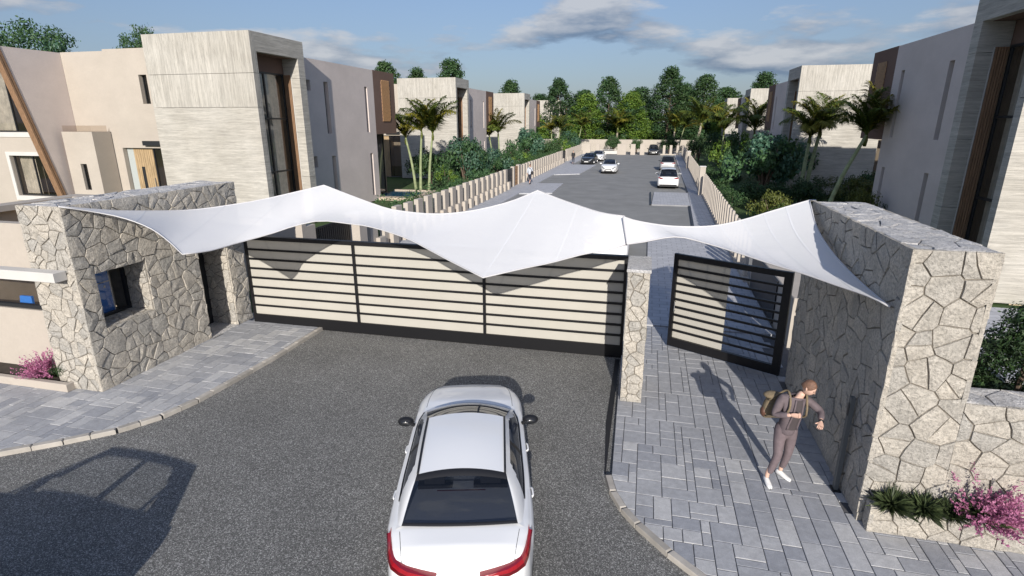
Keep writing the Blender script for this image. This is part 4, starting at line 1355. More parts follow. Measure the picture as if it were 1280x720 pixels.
LAMP = [(0.80, -1.80, 0.962, 0.004), (0.80, -1.92, 0.935, 0.022), (0.79, -2.03, 0.91, 0.040), (0.765, -2.12, 0.885, 0.052), (0.72, -2.20, 0.86, 0.060),
        (0.65, -2.265, 0.84, 0.062), (0.56, -2.305, 0.822, 0.056), (0.45, -2.32, 0.808, 0.042), (0.34, -2.325, 0.797, 0.022), (0.25, -2.325, 0.79, 0.004)]
def build_car(P, paint_m, label, loc, heading, group='cars on the street', detail=False, roof_m=None, glass_m=None):
    M_CARGLASS = glass_m or MATS['car_glass']
    """heading: degrees the nose is turned from +y (counter-clockwise)"""
    car = empty('car', label, 'car', group, loc=loc, rz=R(heading))
    L0, L1 = P['L0'], P['L1']
    ys = []
    n = 76 if detail else 44
    for k in range(n + 1):
        t = k / n
        ys.append(L0 + (L1 - L0) * t)
    wr = P['wr'] + 0.06
    for w in P['wheels']:
        for k in range(-5, 6): ys.append(w + wr * math.sin(k / 5 * math.pi / 2))
    ys += [L0 + 0.02, L0 + 0.05, L1 - 0.02, L1 - 0.05]
    ys = sorted(set(round(y, 4) for y in ys))
    rows = []
    for y in ys:
        hw = lerp_tab(P['half'], y); bz = lerp_tab(P['belt'], y); tz = lerp_tab(P['top'], y)
        sill = 0.20 + 0.10 * max(0, (abs(y) - 1.9) / 0.5)
        for w in P['wheels']:
            d = abs(y - w)
            if d < wr: sill = max(sill, 0.32 + math.sqrt(max(0, wr * wr - d * d)))
        sill = min(sill, bz - 0.06)
        mid = sill + (bz - sill) * 0.5
        sec = [(hw * 0.94, sill), (hw * 0.99, sill + (bz - sill) * 0.12), (hw, mid), (hw * 0.985, bz - (bz - mid) * 0.35), (hw * 0.955, bz), (hw * 0.90, bz + (tz - bz) * 0.45), (hw * 0.78, bz + (tz - bz) * 0.80), (hw * 0.5, tz - 0.008), (0.0, tz)]
        right = [(x, y, z) for x, z in sec]
        rows.append(right + [(-x, yy, z) for x, yy, z in reversed(right[:-1])])
    mb = MB().grid(rows, 0, True)
    nn = len(rows[0])
    mb.f.append(tuple(range(nn))); mb.m.append(0)
    mb.f.append(tuple(len(rows) * nn - 1 - k for k in range(nn))); mb.m.append(0)
    me = mb.mesh('body', paint_m); weld(me, 0.0005, 35)
    body = link('body', me, car)
    # underbody and arch liners
    MB().box(-0.74, 0.74, L0 + 0.25, L1 - 0.25, 0.17, 0.5).build('underbody', M_TRIM, body)
    for y, s_ in ((L0, -1), (L1, 1)):
        hw = lerp_tab(P['half'], y - s_ * 0.1)
        MB().prism([(-hw * .86, y - s_ * 0.10, 0.22), (hw * .86, y - s_ * 0.10, 0.22), (hw * .86, y - s_ * 0.10, 0.40), (-hw * .86, y - s_ * 0.10, 0.40)], (0, s_ * 0.115, 0)).build('bumper_trim', M_TRIM, body)
    # greenhouse
    rb, rr_, fr, fb = P['rear_base'], P['rear_roof'], P['front_roof'], P['front_base']
    rz_, rzr, rw_ = P['roof'], P['roof_rear'], P['rail_w']
    def top_at(y, xfrac):
        tz = lerp_tab(P['top'], y); bz = lerp_tab(P['belt'], y)
        return tz + (bz - tz) * max(0, xfrac - 0.72) * 1.1
    def panel(name, e0, e1, bow, m_, parent, nu=8, nv=14, crown=0.0, th=0.0):
        """surface between curve e0(s) and e1(s), s in -1..1"""
        rows = []
        for i in range(nu + 1):
            u = i / nu
            r = []
            for j in range(nv + 1):
                s = -1 + 2 * j / nv
                a, b = Vector(e0(s)), Vector(e1(s))
                p = a.lerp(b, u)
                p.z += bow * math.sin(math.pi * u) * (1 - 0.4 * s * s)
                r.append(p)
            rows.append(r)
        return MB().grid(rows).build(name, m_, parent, True)
    crown = 0.045
    roofR = lambda s: (s * rw_ * 0.97, rr_ - 0.05 * (s * s), rzr + crown * (1 - s * s))
    roofF = lambda s: (s * rw_, fr - 0.07 * s * s, rz_ - 0.02 + crown * (1 - s * s))
    baseR = lambda s: (s * P['base_wr'], rb + 0.03 * s * s, top_at(rb, abs(s) * 0.75) + 0.012)
    baseF = lambda s: (s * P['base_wf'], fb - 0.26 * s * s, top_at(fb, abs(s) * 0.75) + 0.012)
    panel('roof', roofR, roofF, 0.035, roof_m or paint_m, car)
    ws = panel('windshield', roofF, baseF, 0.035, M_CARGLASS, car)
    # rear window, with the dark band printed round its rim
    rwm = panel('rear_window', lambda s: Vector(roofR(s)).lerp(Vector(baseR(s)), 0.10 if not detail else 0.14), lambda s: Vector(roofR(s)).lerp(Vector(baseR(s)), 0.94), 0.03, M_CARGLASS, car)
    panel('window_band', lambda s: Vector(roofR(s)), lambda s: Vector(roofR(s)).lerp(Vector(baseR(s)), 0.10 if not detail else 0.14), 0.006, M_TRIM, rwm)
    panel('window_band', lambda s: Vector(roofR(s)).lerp(Vector(baseR(s)), 0.94), lambda s: Vector(baseR(s)), 0.004, M_TRIM, rwm)
    for sgn in (-1, 1):
        rail = lambda t: Vector((sgn * (rw_ * (0.97 + 0.03 * t)), (rr_ - 0.05) + (fr - 0.07 - rr_ + 0.05) * t, rzr + (rz_ - 0.02 - rzr) * t + 0.035 * math.sin(math.pi * t)))
        # belt curve runs from the rear base to the front base
        y_r, y_f = rb + 0.03, fb - 0.26
        def beltp(t):
            y = y_r + (y_f - y_r) * t
            hw = lerp_tab(P['half'], y)
            return Vector((sgn * (hw * 0.88), y, lerp_tab(P['belt'], y) + 0.035))
        def pil_r(u): # rear corner line from rail to base
            return Vector(roofR(sgn)).lerp(Vector(baseR(sgn)), u)
        def pil_f(u):
            return Vector(roofF(sgn)).lerp(Vector(baseF(sgn)), u)
        def side_pt(t, u):
            """t along the side (0 rear, 1 front), u from rail (0) to belt (1)"""
            top = rail(t)
            bot = beltp(t)
            p = top.lerp(bot, u)
            p.x += sgn * 0.035 * math.sin(math.pi * u)
            # pull the ends onto the pillars
            if t < 0.18:
                q = pil_r(u); f = 1 - t / 0.18
                p = p.lerp(q, f * f)
            if t > 0.85:
                q = pil_f(u); f = (t - 0.85) / 0.15
                p = p.lerp(q, f * f)
            return p
        nt_, nu_ = 40, 12
        tg0, tg1 = 0.20, 0.90
        body_mb, glass_mb, trim_mb = MB(), MB(), MB()
        for i in range(nt_):
            for j in range(nu_):
                t0, t1 = i / nt_, (i + 1) / nt_
                u0, u1 = j / nu_, (j + 1) / nu_
                tm, um = (t0 + t1) / 2, (u0 + u1) / 2
                q = [side_pt(t0, u0), side_pt(t1, u0), side_pt(t1, u1), side_pt(t0, u1)]
                if sgn > 0: q = q[::-1]
                lo = tg0 + (0.10 if um < 0.35 else 0.0) * (1 - um / 0.35) - 0.03 * um
                win = lo < tm < tg1 + 0.06 * um and 0.17 < um < 0.92
                bp = win and abs(tm - 0.52) < 0.02
                (trim_mb if bp else glass_mb if win else body_mb).add(q, [(0, 1, 2, 3)])
        for nm, mbx, mt in (('roof_pillar', body_mb, paint_m), ('side_window', glass_mb, M_CARGLASS), ('window_pillar', trim_mb, M_TRIM)):
            me = mbx.mesh(nm, mt); weld(me, 0.0003, 50); link(nm, me, car)
        # shoulder that joins the cabin to the body
        sh = MB()
        rows = [[side_pt(i / nt_, 1.0), Vector((sgn * lerp_tab(P['half'], side_pt(i / nt_, 1.0).y) * 0.955, side_pt(i / nt_, 1.0).y, lerp_tab(P['belt'], side_pt(i / nt_, 1.0).y) + 0.002))] for i in range(nt_ + 1)]
        MB().grid(rows, 0, sgn < 0).build('shoulder', paint_m, body, True)
        MB().tube([rail(t / 10) + Vector((-sgn * 0.012, 0, 0.006)) for t in range(11)], 0.016, 6).build('roof_rail', M_TRIM, car, True)
        MB().tube([side_pt(0.17 + 0.8 * t / 12, 0.93) + Vector((sgn * 0.004, 0, 0)) for t in range(13)], 0.012, 5).build('window_trim', M_TRIM, car, True)
        # mirror
        mx = lerp_tab(P['half'], 0.62)
        bz = lerp_tab(P['belt'], 0.62)
        mr = empty('mirror', loc=(0, 0, 0)); mr.parent = car
        m_rows = MB().ball((sgn * (mx + 0.075), 0.60, bz + 0.09), (0.130, 0.085, 0.078), 12, 8)
        MBm = m_rows.build('housing', M_TRIM if detail else paint_m, mr, True)
        MB().tube([(sgn * (mx - 0.06), 0.60, bz + 0.02), (sgn * (mx + 0.04), 0.60, bz + 0.07)], 0.03, 8).build('mirror_arm', M_TRIM, mr, True)
        MB().ball((sgn * (mx + 0.075), 0.540, bz + 0.09), (0.085, 0.030, 0.050), 12, 6).build('mirror_glass', M_CARBLACK, mr, True)
        # handles
        for hy in (-0.95, 0.12):
            hx = lerp_tab(P['half'], hy)
            MB().tube([(sgn * (hx * 0.985), hy - 0.1, bz - 0.11), (sgn * (hx + 0.006), hy - 0.07, bz - 0.105), (sgn * (hx + 0.006), hy + 0.07, bz - 0.105), (sgn * (hx * 0.985), hy + 0.1, bz - 0.11)], 0.014, 6).build('door_handle', paint_m, car, True)
        # lamps follow the body shell
        def on_body(y, k):
            hw = lerp_tab(P['half'], y); bz_ = lerp_tab(P['belt'], y); tz = lerp_tab(P['top'], y)
            sec = [(hw * 0.99, 0.35 * bz_), (hw, 0.6 * bz_), (hw * 0.985, bz_ - 0.25 * bz_ * 0.5), (hw * 0.955, bz_), (hw * 0.90, bz_ + (tz - bz_) * 0.45), (hw * 0.78, bz_ + (tz - bz_) * 0.80), (hw * 0.5, tz - 0.008), (0, tz)]
            k = max(0, min(len(sec) - 1.001, k)); i = int(k); f = k - i
            return Vector((sgn * (sec[i][0] * (1 - f) + sec[i + 1][0] * f), y, sec[i][1] * (1 - f) + sec[i + 1][1] * f))
        lamp = MB(); dark = MB()
        ns = 10 if P is not SEDAN else len(LAMP) - 1
        # a band that starts high on the flank and sweeps round the tail towards the plate
        prev = None
        for i in range(ns + 1):
            t = i / ns
            if P is not SEDAN:
                x = sgn * (0.83 - 0.36 * t); y = L0 + 0.16 - 0.14 * math.sin(t * math.pi / 2); zc = 0.93 - 0.03 * t; hh = 0.085 * (1 - 0.5 * t)
                a, b = Vector((x, y - 0.045, zc + hh)), Vector((x, y - 0.045, zc - hh))
            else:
                x, y, zc, hh = LAMP[i]
                y += L0 + 2.30
                hw_ = lerp_tab(P['half'], y)
                if y > L0 + 0.04: x = max(x, hw_ * 0.955)
                out = 0.012 if y > L0 + 0.04 else 0.0
                a, b = Vector((sgn * (x - 0.010), y - 0.012, zc + hh * 0.7)), Vector((sgn * (x + out + 0.014), y - 0.030, zc - hh * 0.62))
            if prev:
                q = [prev[0], a, b, prev[1]]
                m0, m1 = prev[0].lerp(prev[1], 0.55), a.lerp(b, 0.55)
                up = [prev[0], a, m1, m0]; dn = [m0, m1, b, prev[1]]
                back = [v_ + Vector((0, 0.09, 0)) for v_ in q]
                lamp.add(up if sgn > 0 else up[::-1], [(0, 1, 2, 3)]); dark.add(dn if sgn > 0 else dn[::-1], [(0, 1, 2, 3)])
                lamp.add([q[0], q[1], back[1], back[0]], [(0, 1, 2, 3)]); dark.add([q[3], q[2], back[2], back[3]], [(0, 1, 2, 3)])
            prev = (a, b)
        tl = lamp.build('tail_lamp', M_TAIL, car); dark.build('lower_lens', M_TAILDARK, tl)
        hl = MB()
        rows = []
        for i in range(7):
            t = i / 6
            y = L1 - 0.42 + 0.38 * t ** 0.8
            rows.append([on_body(y, 2.55 - 0.3 * t) + Vector((sgn * 0.012, 0.02, 0.01)), on_body(y, 3.5 + 1.0 * t) + Vector((sgn * 0.01, 0.02, 0.014))])
        hl.grid(rows, 0, sgn > 0).build('headlight', M_HEAD, car, True)
    # front grille, plates
    gz = lerp_tab(P['top'], L1 - 0.03)
    MB().prism([(-0.34, L1 - 0.02, gz - 0.03), (0.34, L1 - 0.02, gz - 0.03), (0.28, L1 + 0.012, gz - 0.23), (-0.28, L1 + 0.012, gz - 0.23)], (0, 0.02, 0)).build('grille', M_TRIM, car)
    MB().box(-0.26, 0.26, L1 + 0.015, L1 + 0.036, 0.36, 0.47).build('number_plate', M_PLATE, car)
    MB().box(-0.26, 0.26, L0 - 0.03, L0 + 0.02, 0.56 if P is SEDAN else 0.72, 0.67 if P is SEDAN else 0.83).build('number_plate', M_PLATE, car)
    # wheels
    for w in P['wheels']:
        for sgn in (-1, 1):
            hx = lerp_tab(P['half'], w) - 0.13
            wl = empty('wheel', loc=(sgn * hx, w, P['wr'])); wl.parent = car
            r = P['wr']
            prof = [(-0.11, r * 0.62), (-0.11, r * 0.93), (-0.08, r), (0.08, r), (0.11, r * 0.93), (0.11, r * 0.62)]
            rows = [[(sgn * px, rr2 * math.cos(2 * math.pi * k / 20), rr2 * math.sin(2 * math.pi * k / 20)) for k in range(21)] for px, rr2 in prof]
            MB().grid(rows).build('tyre', M_TYRE, wl, True)
            rim = MB()
            for k in range(5):
                a = 2 * math.pi * k / 5
                d1, d2 = Vector((0, math.cos(a - 0.2), math.sin(a - 0.2))), Vector((0, math.cos(a + 0.2), math.sin(a + 0.2)))
                rim.prism([d1 * r * 0.1 + Vector((sgn * 0.06, 0, 0)), d1 * r * 0.64 + Vector((sgn * 0.085, 0, 0)), d2 * r * 0.64 + Vector((sgn * 0.085, 0, 0)), d2 * r * 0.1 + Vector((sgn * 0.06, 0, 0))], (sgn * 0.02, 0, 0))
            rows = [[(sgn * px, rr2 * math.cos(2 * math.pi * k / 20), rr2 * math.sin(2 * math.pi * k / 20)) for k in range(21)] for px, rr2 in ((0.10, r * 0.66), (0.02, r * 0.6), (0.02, 0.01))]
            rim.grid(rows)
            rim.build('rim', M_RIM, wl)
    # cabin
    MB().box(-0.62, 0.62, rb + 0.15, fb - 0.35, 0.45, 0.62).build('cabin_floor', M_SEAT, car)
    MB().prism([(-0.60, rb + 0.10, lerp_tab(P['top'], rb) - 0.03), (0.60, rb + 0.10, lerp_tab(P['top'], rb) - 0.03), (0.58, rr_ + 0.12, lerp_tab(P['top'], rb) - 0.03), (-0.58, rr_ + 0.12, lerp_tab(P['top'], rb) - 0.03)], (0, 0, -0.03)).build('parcel_shelf', M_SHELF, car)
    MB().box(-0.64, 0.64, fb - 0.62, fb - 0.2, 0.7, 0.93).build('dashboard', M_SEAT, car)
    for sx, sy in ((-0.36, rr_ + 0.22), (0.36, rr_ + 0.22), (-0.36, -0.25), (0.36, -0.25)):
        st_ = empty('seat', loc=(sx, sy, 0)); st_.parent = car
        MB().prism([(-0.24, 0, 0.55), (0.24, 0, 0.55), (0.22, -0.12, 1.08), (-0.22, -0.12, 1.08)], (0, 0.12, 0)).build('backrest', M_SEAT, st_)
        MB().bevbox(-0.13, 0.13, -0.13, -0.04, 1.11, 1.27, 0.03).build('headrest', M_SEAT, st_)
    if detail:
        MB().tube([(-0.30, rr_ - 0.16, rzr - 0.16), (0.30, rr_ - 0.16, rzr - 0.16)], 0.008, 5).build('brake_lamp', M_TAILDARK, car)
        # boot lid shut-lines
        for sgn in (-1, 1):
            pts = []
            for k in range(9):
                y = P['rear_base'] - 0.02 - k * 0.062
                hw = lerp_tab(P['half'], y); bz = lerp_tab(P['belt'], y); tz = lerp_tab(P['top'], y)
                x = 0.70 - 0.012 * k
                fx = x / hw
                z = tz - 0.008 if fx < 0.5 else (tz - 0.008 + (bz + (tz - bz) * 0.80 - tz + 0.008) * (fx - 0.5) / 0.28 if fx < 0.78 else bz + (tz - bz) * (0.80 - 0.35 * (fx - 0.78) / 0.12))
                pts.append((sgn * x, y, z + 0.0005))
            MB().tube(pts, 0.0035, 4).build('shut_line', M_TRIM, body)
            pts = []
            for k in range(12):
                y = P['front_base'] - 0.10 + k * 0.10
                hw = lerp_tab(P['half'], y); bz = lerp_tab(P['belt'], y); tz = lerp_tab(P['top'], y)
                x = hw * 0.80
                pts.append((sgn * x, y, bz + (tz - bz) * 0.75 + 0.001))
            MB().tube(pts, 0.0035, 4).build('shut_line', M_TRIM, body)
    return car

GC = 'cars on the street'
build_car(SEDAN, M_CARWHITE, 'white saloon waiting in front of the closed sliding gate', (-2.335, 6.87, RZ), 15.4, GC, True)
build_car(SUV, M_CARGREY, 'grey suv out of the picture, its glass roof made up to shape the shadow on the entrance road', (-8.0, 1.95, RZ), 90, GC, roof_m=M_CLEARGLASS, glass_m=M_CLEARGLASS)  # unseen shadow caster; its clear roof is added to let sun through
build_car(SUV, M_CARWHITE, 'white suv parked just behind the sliding gate, half under the sail', (-1.45, 24.2, RZ), 2.0, GC)
build_car(SUV, M_CARWHITE, 'white suv with its tail to us beside the shaded fence', (1.95, 52.2, RZ), -1.0, GC)
build_car(SUV, M_CARSILVER, 'silver car parked ahead of the white suv by the shaded fence', (2.45, 70.8, RZ), -1.0, GC)
build_car(SEDAN, M_CARWHITE, 'white saloon driving towards the gate in mid street', (-4.1, 65.6, RZ), 180, GC, roof_m=M_CARBLACK)
build_car(SEDAN, M_CARBLACK, 'black saloon parked facing us by the far picket fence', (-7.75, 78.7, RZ), 176, GC)
build_car(SEDAN, M_CARWHITE, 'white saloon parked behind the black one by the far fence', (-7.05, 85.5, RZ), 178, GC)
build_car(SUV, M_CARBLACK, 'dark suv standing in the gateway at the end of the street', (1.0, 103.6, RZ), 180, GC)
# ------------------------------------------------------------------ people
def skin_mesh(name, chains, mat, sub=2):
    """chains: lists of (point, radius); shared points are merged. First point of the first chain is the root."""
    vs_, rad, idx, edges = [], [], {}, []
    def vid(p, r):
        k = tuple(round(c, 4) for c in p)
        if k not in idx:
            idx[k] = len(vs_); vs_.append(k); rad.append(r)
        return idx[k]
    for c in chains:
        prev = None
        for p, r in c:
            i = vid(p, r)
            if prev is not None and prev != i: edges.append((prev, i))
            prev = i
    me = bpy.data.meshes.new(name)
    me.from_pydata(vs_, edges, [])
    o = bpy.data.objects.new(name, me)
    COL.objects.link(o)
    sk = o.modifiers.new('skin', 'SKIN')
    sk.use_smooth_shade = True
    sv = me.skin_vertices[0].data
    for i, r in enumerate(rad):
        rr = r if isinstance(r, tuple) else (r, r)
        sv[i].radius = rr
        sv[i].use_root = (i == 0)
    ss = o.modifiers.new('sub', 'SUBSURF'); ss.levels = sub; ss.render_levels = sub
    dg = bpy.context.evaluated_depsgraph_get()
    out = bpy.data.meshes.new_from_object(o.evaluated_get(dg), depsgraph=dg)
    out.name = name
    bpy.data.objects.remove(o)
    out.materials.clear(); out.materials.append(mat)
    out.polygons.foreach_set('use_smooth', [True] * len(out.polygons))
    return out

def add_mesh(mb, me, mi=0):
    mb.add([v.co[:] for v in me.vertices], [tuple(p.vertices) for p in me.polygons], mi)

def V(*a): return Vector(a)
def person(label, loc, J, mats, group, bag=False, hands=True):
    """J: joints in the person's own space"""
    top_m, leg_m, shoe_m = mats
    root = empty('person', label, 'person', group, loc=loc)
    T = lambda p: tuple(p)
    P, C, NK, HD = J['pelvis'], J['chest'], J['neck'], J['head']
    waist = P.lerp(C, 0.45)
    s_ = (J['shL'] - J['shR']).normalized()
    f_ = s_.cross(V(0, 0, 1)).normalized() * 1.0
    f_ = V(f_.x, f_.y, 0).normalized()
    hL, hR = P + s_ * 0.095 - V(0, 0, 0.03), P - s_ * 0.095 - V(0, 0, 0.03)
    def limb(*a): return list(a)
    body_ch = [
        limb((P, 0.09), (waist, (0.10, 0.08)), (C, (0.13, 0.09)), (NK - V(0, 0, 0.06), 0.085), (NK, 0.056), (NK.lerp(HD, 0.45), 0.056)),
        limb((P, 0.09), (hL, 0.08), (J['knL'], 0.058), (J['anL'] + V(0, 0, 0.08), 0.036), (J['anL'], 0.034)),
        limb((P, 0.09), (hR, 0.08), (J['knR'], 0.058), (J['anR'] + V(0, 0, 0.08), 0.036), (J['anR'], 0.034)),
        limb((C, (0.13, 0.09)), (J['shL'], 0.055), (J['elL'], 0.042), (J['wrL'], 0.028)),
        limb((C, (0.13, 0.09)), (J['shR'], 0.055), (J['elR'], 0.042), (J['wrR'], 0.028))]
    me = skin_mesh('body', body_ch, M_SKIN)
    mb = MB(); add_mesh(mb, me); bpy.data.meshes.remove(me)
    # head: a shaped ball with jaw, nose, ears, eyes, mouth
    hf = J['look'].normalized()
    hs = V(-hf.y, hf.x, 0).normalized()          # toward the person's left
    hs = hf.cross(V(0, 0, 1)).normalized() * -1
    hu = hs.cross(hf).normalized() * -1
    if hu.z < 0: hu = -hu
    def hp(a, b, c): return HD + hs * a + hf * b + hu * c
    rows = []
    for i in range(15):
        t = math.pi * i / 14
        r = []
        for k in range(21):
            a = 2 * math.pi * k / 20
            x, y, z = 0.078 * math.sin(t) * math.cos(a), 0.098 * math.sin(t) * math.sin(a), 0.118 * math.cos(t)
            if z < 0:
                q = -z / 0.118
                x *= 1 - 0.30 * q
                if y > 0: y = y * (1 - 0.05 * q) + 0.012 * q * math.sin(t)
                else: y *= 1 - 0.35 * q
            r.append(hp(x, y, z))
        rows.append(r)
    mb.grid(rows)
    mb.add([hp(-0.016, 0.088, -0.022), hp(0.016, 0.088, -0.022), hp(0, 0.122, -0.026), hp(0, 0.092, 0.028)], [(0, 1, 2), (1, 3, 2), (3, 0, 2)])
    for q in (-1, 1):
        c = hp(q * 0.080, -0.005, 0.0); mb.ball(c, (0.014, 0.022, 0.030), 8, 6)
        c = hp(q * 0.032, 0.086, 0.016); mb.ball(c, (0.012, 0.012, 0.008), 8, 6, 1)
    mb.add([hp(-0.024, 0.094, -0.056), hp(0.024, 0.094, -0.056), hp(0.020, 0.094, -0.066), hp(-0.020, 0.094, -0.066)], [(0, 1, 2, 3)], 2)
    # hands
    if hands:
        for key, thumb_s in (('L', 1), ('R', -1)):
            w = J['wr' + key]; d = J['hd' + key].normalized(); pn = J['hp' + key].normalized()
            sd = d.cross(pn).normalized()
            pn = sd.cross(d).normalized()
            def q(a, b, c): return w + d * a + sd * b + pn * c
            rows = []
            for i in range(6):
                a = 0.095 * i / 5 - 0.005
                wd = 0.026 + 0.016 * math.sin(min(1, i / 3.2) * math.pi / 2)
                rows.append([q(a, wd * math.cos(2 * math.pi * k / 10), 0.014 * math.sin(2 * math.pi * k / 10)) for k in range(11)])
            mb.grid(rows)
            curl = J.get('curl' + key, 0.9)
            for fi, (off, ln) in enumerate(((-0.032, 0.066), (-0.011, 0.076), (0.011, 0.072), (0.031, 0.056))):
                p0 = q(0.088, off, 0); a1 = curl * 0.5; a2 = curl * 1.2; a3 = curl * 1.8
                pts = [p0]
                for a_, l_ in ((a1, 0.42), (a2, 0.33), (a3, 0.25)):
                    pts.append(pts[-1] + (d * math.cos(a_) + pn * math.sin(a_)) * ln * l_)
                mb.tube(pts, [0.0095, 0.009, 0.008, 0.006], 6)
            b0 = q(0.025, -0.030 , 0.004)
            tdir = J.get('th' + key)
            td = tdir.normalized() if tdir is not None else (d * 0.7 - sd * 0.7).normalized()
            mb.tube([b0, b0 + td * 0.032, b0 + td * 0.058 + d * 0.004], [0.012, 0.0105, 0.008], 6)
    body = mb.build('body', [M_SKIN, M_HAIR, simple('lips', (0.32, 0.13, 0.11), 0.5) if 'lips' not in MATS else MATS['lips']], root, True)
    # hair
    rows = []
    rr = random.Random(3)
    for i in range(9):
        t = math.pi * 0.55 * i / 8
        r = []
        for k in range(21):
            a = 2 * math.pi * k / 20
            front = max(0, math.sin(a))
            tt = t * (1 - 0.42 * front ** 1.5)
            w_ = 1 + rr.uniform(-0.02, 0.06)
            r.append(hp(0.086 * w_ * math.sin(tt) * math.cos(a), 0.106 * w_ * math.sin(tt) * math.sin(a) - 0.006, 0.128 * w_ * math.cos(tt) + 0.006))
        r[-1] = r[0]
        rows.append(r)
    MB().grid(rows).build('hair', M_HAIR, root, True)
    # trousers
    cuff = lambda a, k: k.lerp(a, 0.80)
    tr = skin_mesh('trousers', [
        limb((P + V(0, 0, 0.12), (0.150, 0.116)), (P - V(0, 0, 0.02), (0.14, 0.115)), (hL + (J['knL'] - hL) * 0.12, 0.10), (hL.lerp(J['knL'], 0.5), 0.088), (J['knL'], 0.068), (J['knL'].lerp(J['anL'], 0.45), 0.060), (cuff(J['anL'], J['knL']), 0.048)),
        limb((P - V(0, 0, 0.02), (0.14, 0.115)), (hR + (J['knR'] - hR) * 0.12, 0.10), (hR.lerp(J['knR'], 0.5), 0.088), (J['knR'], 0.068), (J['knR'].lerp(J['anR'], 0.45), 0.060), (cuff(J['anR'], J['knR']), 0.048))], leg_m)
    link('trousers', tr, root)
    jk = skin_mesh('jacket', [
        limb((C, (0.180, 0.132)), (waist, (0.170, 0.130)), (P + V(0, 0, 0.03), (0.172, 0.138)), (P + V(0, 0, -0.10), (0.176, 0.142))),
        limb((C, (0.180, 0.132)), (NK - V(0, 0, 0.055), (0.115, 0.095)), (NK - V(0, 0, 0.035), 0.085)),
        limb((C, (0.180, 0.132)), (J['shL'], 0.078), (J['shL'].lerp(J['elL'], 0.5), 0.066), (J['elL'], 0.058), (J['elL'].lerp(J['wrL'], 0.85), 0.044)),
        limb((C, (0.180, 0.132)), (J['shR'], 0.078), (J['shR'].lerp(J['elR'], 0.5), 0.066), (J['elR'], 0.058), (J['elR'].lerp(J['wrR'], 0.85), 0.044))], top_m)
    jk_o = link('jacket', jk, root)
    for key in 'LR':
        a, t_ = J['an' + key], J['to' + key]
        fd = (t_ - a); fd.z = 0; fd.normalize()
        sd = V(-fd.y, fd.x, 0)
        base = V(a.x, a.y, 0)
        rows = []
        for i, (u, w_, h) in enumerate(((-0.075, 0.012, 0.045), (-0.068, 0.032, 0.085), (-0.03, 0.040, 0.095), (0.03, 0.041, 0.085), (0.09, 0.046, 0.062), (0.15, 0.044, 0.050), (0.19, 0.032, 0.042), (0.205, 0.010, 0.028))):
            rows.append([base + fd * u + sd * (w_ * math.cos(2 * math.pi * k / 12)) + V(0, 0, h / 2 + h / 2 * math.sin(2 * math.pi * k / 12)) for k in range(13)])
        mbs = MB().grid(rows, 0, True)
        mbs.f.append(tuple(range(12))); mbs.m.append(0)
        mbs.build('shoe', shoe_m, root, True)
    return root, s_, f_

GP = 'people'
Jm = dict(pelvis=V(.06, .01, .95), chest=V(.10, 0, 1.35), neck=V(.165, -.015, 1.535), head=V(.255, -.075, 1.70), look=V(.72, -.55, -.42),
    shL=V(.275, .035, 1.47), shR=V(-.075, -.045, 1.475), elL=V(.475, -.07, 1.33), wrL=V(.425, -.29, 1.27), elR=V(-.175, -.10, 1.21), wrR=V(.035, -.235, 1.305),
    knL=V(.155, .05, .50), anL=V(.12, .17, .08), toL=V(.29, -.04, .03), knR=V(-.03, -.10, .51), anR=V(-.13, -.07, .08), toR=V(-.10, -.30, .03),
    hdL=V(-.25, -.75, -.25), hpL=V(-.2, .2, -1), curlL=1.5, hdR=V(.8, -.35, .15), hpR=V(0, .9, 0.1), curlR=1.3, thR=V(0.0, -.1, 1))
man, ms, mf = person('man in a dark plum jacket and white shoes looking at his wrist on the footpath', (2.32, 8.34, 0.002), Jm, (M_JACKET, M_TROUS, M_SHOE), GP)
# open jacket front: the shirt shows in a strip, lapels beside it
sc_ = V(.10, 0, 1.35)
fr_ = V(.22, -.975, 0).normalized(); sd_ = V(.975, .22, 0)
rows = []
for i in range(9):
    t = i / 8
    z = 1.50 - 0.50 * t
    c = V(.06, .01, .95).lerp(V(.13, -.005, 1.50), (z - .95) / .55)
    wd = 0.055 + 0.02 * t
    dd = 0.158 + 0.022 * math.sin(math.pi * min(1, t * 1.2)) - 0.03 * (1 - t) ** 3
    rows.append([V(c.x, c.y, z) + fr_ * (dd - 0.022 * (s ** 2)) + sd_ * (wd * s) for s in (-1, -.5, 0, .5, 1)])
MB().grid(rows).build('shirt', M_SHIRT, man, True)
for sg in (-1, 1):
    MB().tube([r[0 if sg < 0 else -1] + fr_ * 0.004 for r in rows], 0.014, 6).build('jacket_edge', M_JACKET, man, True)
MB().tube([V(.425, -.29, 1.27) + V(.006, .03, .008), V(.425, -.29, 1.27) + V(.004, .008, .003)], 0.033, 12).build('wristwatch', M_TRIM, man, True)
# backpack
bp = empty('backpack', 'khaki canvas backpack with a brown leather pocket on the back of the man', 'backpack', loc=(2.32, 8.34, 0))
BS = 0.82
bk = -fr_
bc = V(.02, .0, 1.26) + bk * 0.22 - sd_ * 0.13
rows = []
for i in range(11):
    t = i / 10
    z = 1.03 + 0.37 * t
    k = (math.sin(math.pi * (0.12 + 0.80 * t))) ** 0.35
    rows.append([V(bc.x + .06 * (t - .5), bc.y, z) + sd_ * (BS * 0.155 * k * math.copysign(abs(math.cos(a)) ** 0.6, math.cos(a))) + bk * (BS * 0.10 * k * math.copysign(abs(math.sin(a)) ** 0.6, math.sin(a))) for a in [2 * math.pi * j / 20 for j in range(21)]])
m_ = MB().grid(rows, 0, False)
m_.f.append(tuple(range(10 * 21, 10 * 21 + 20))); m_.m.append(0)
m_.f.append(tuple(range(19, -1, -1))); m_.m.append(0)
m_.build('bag', M_BAG, bp, True)
def bag_pt(a, b, c): return V(bc.x, bc.y, 1.20) + (sd_ * a + bk * b + V(0, 0, c)) * BS
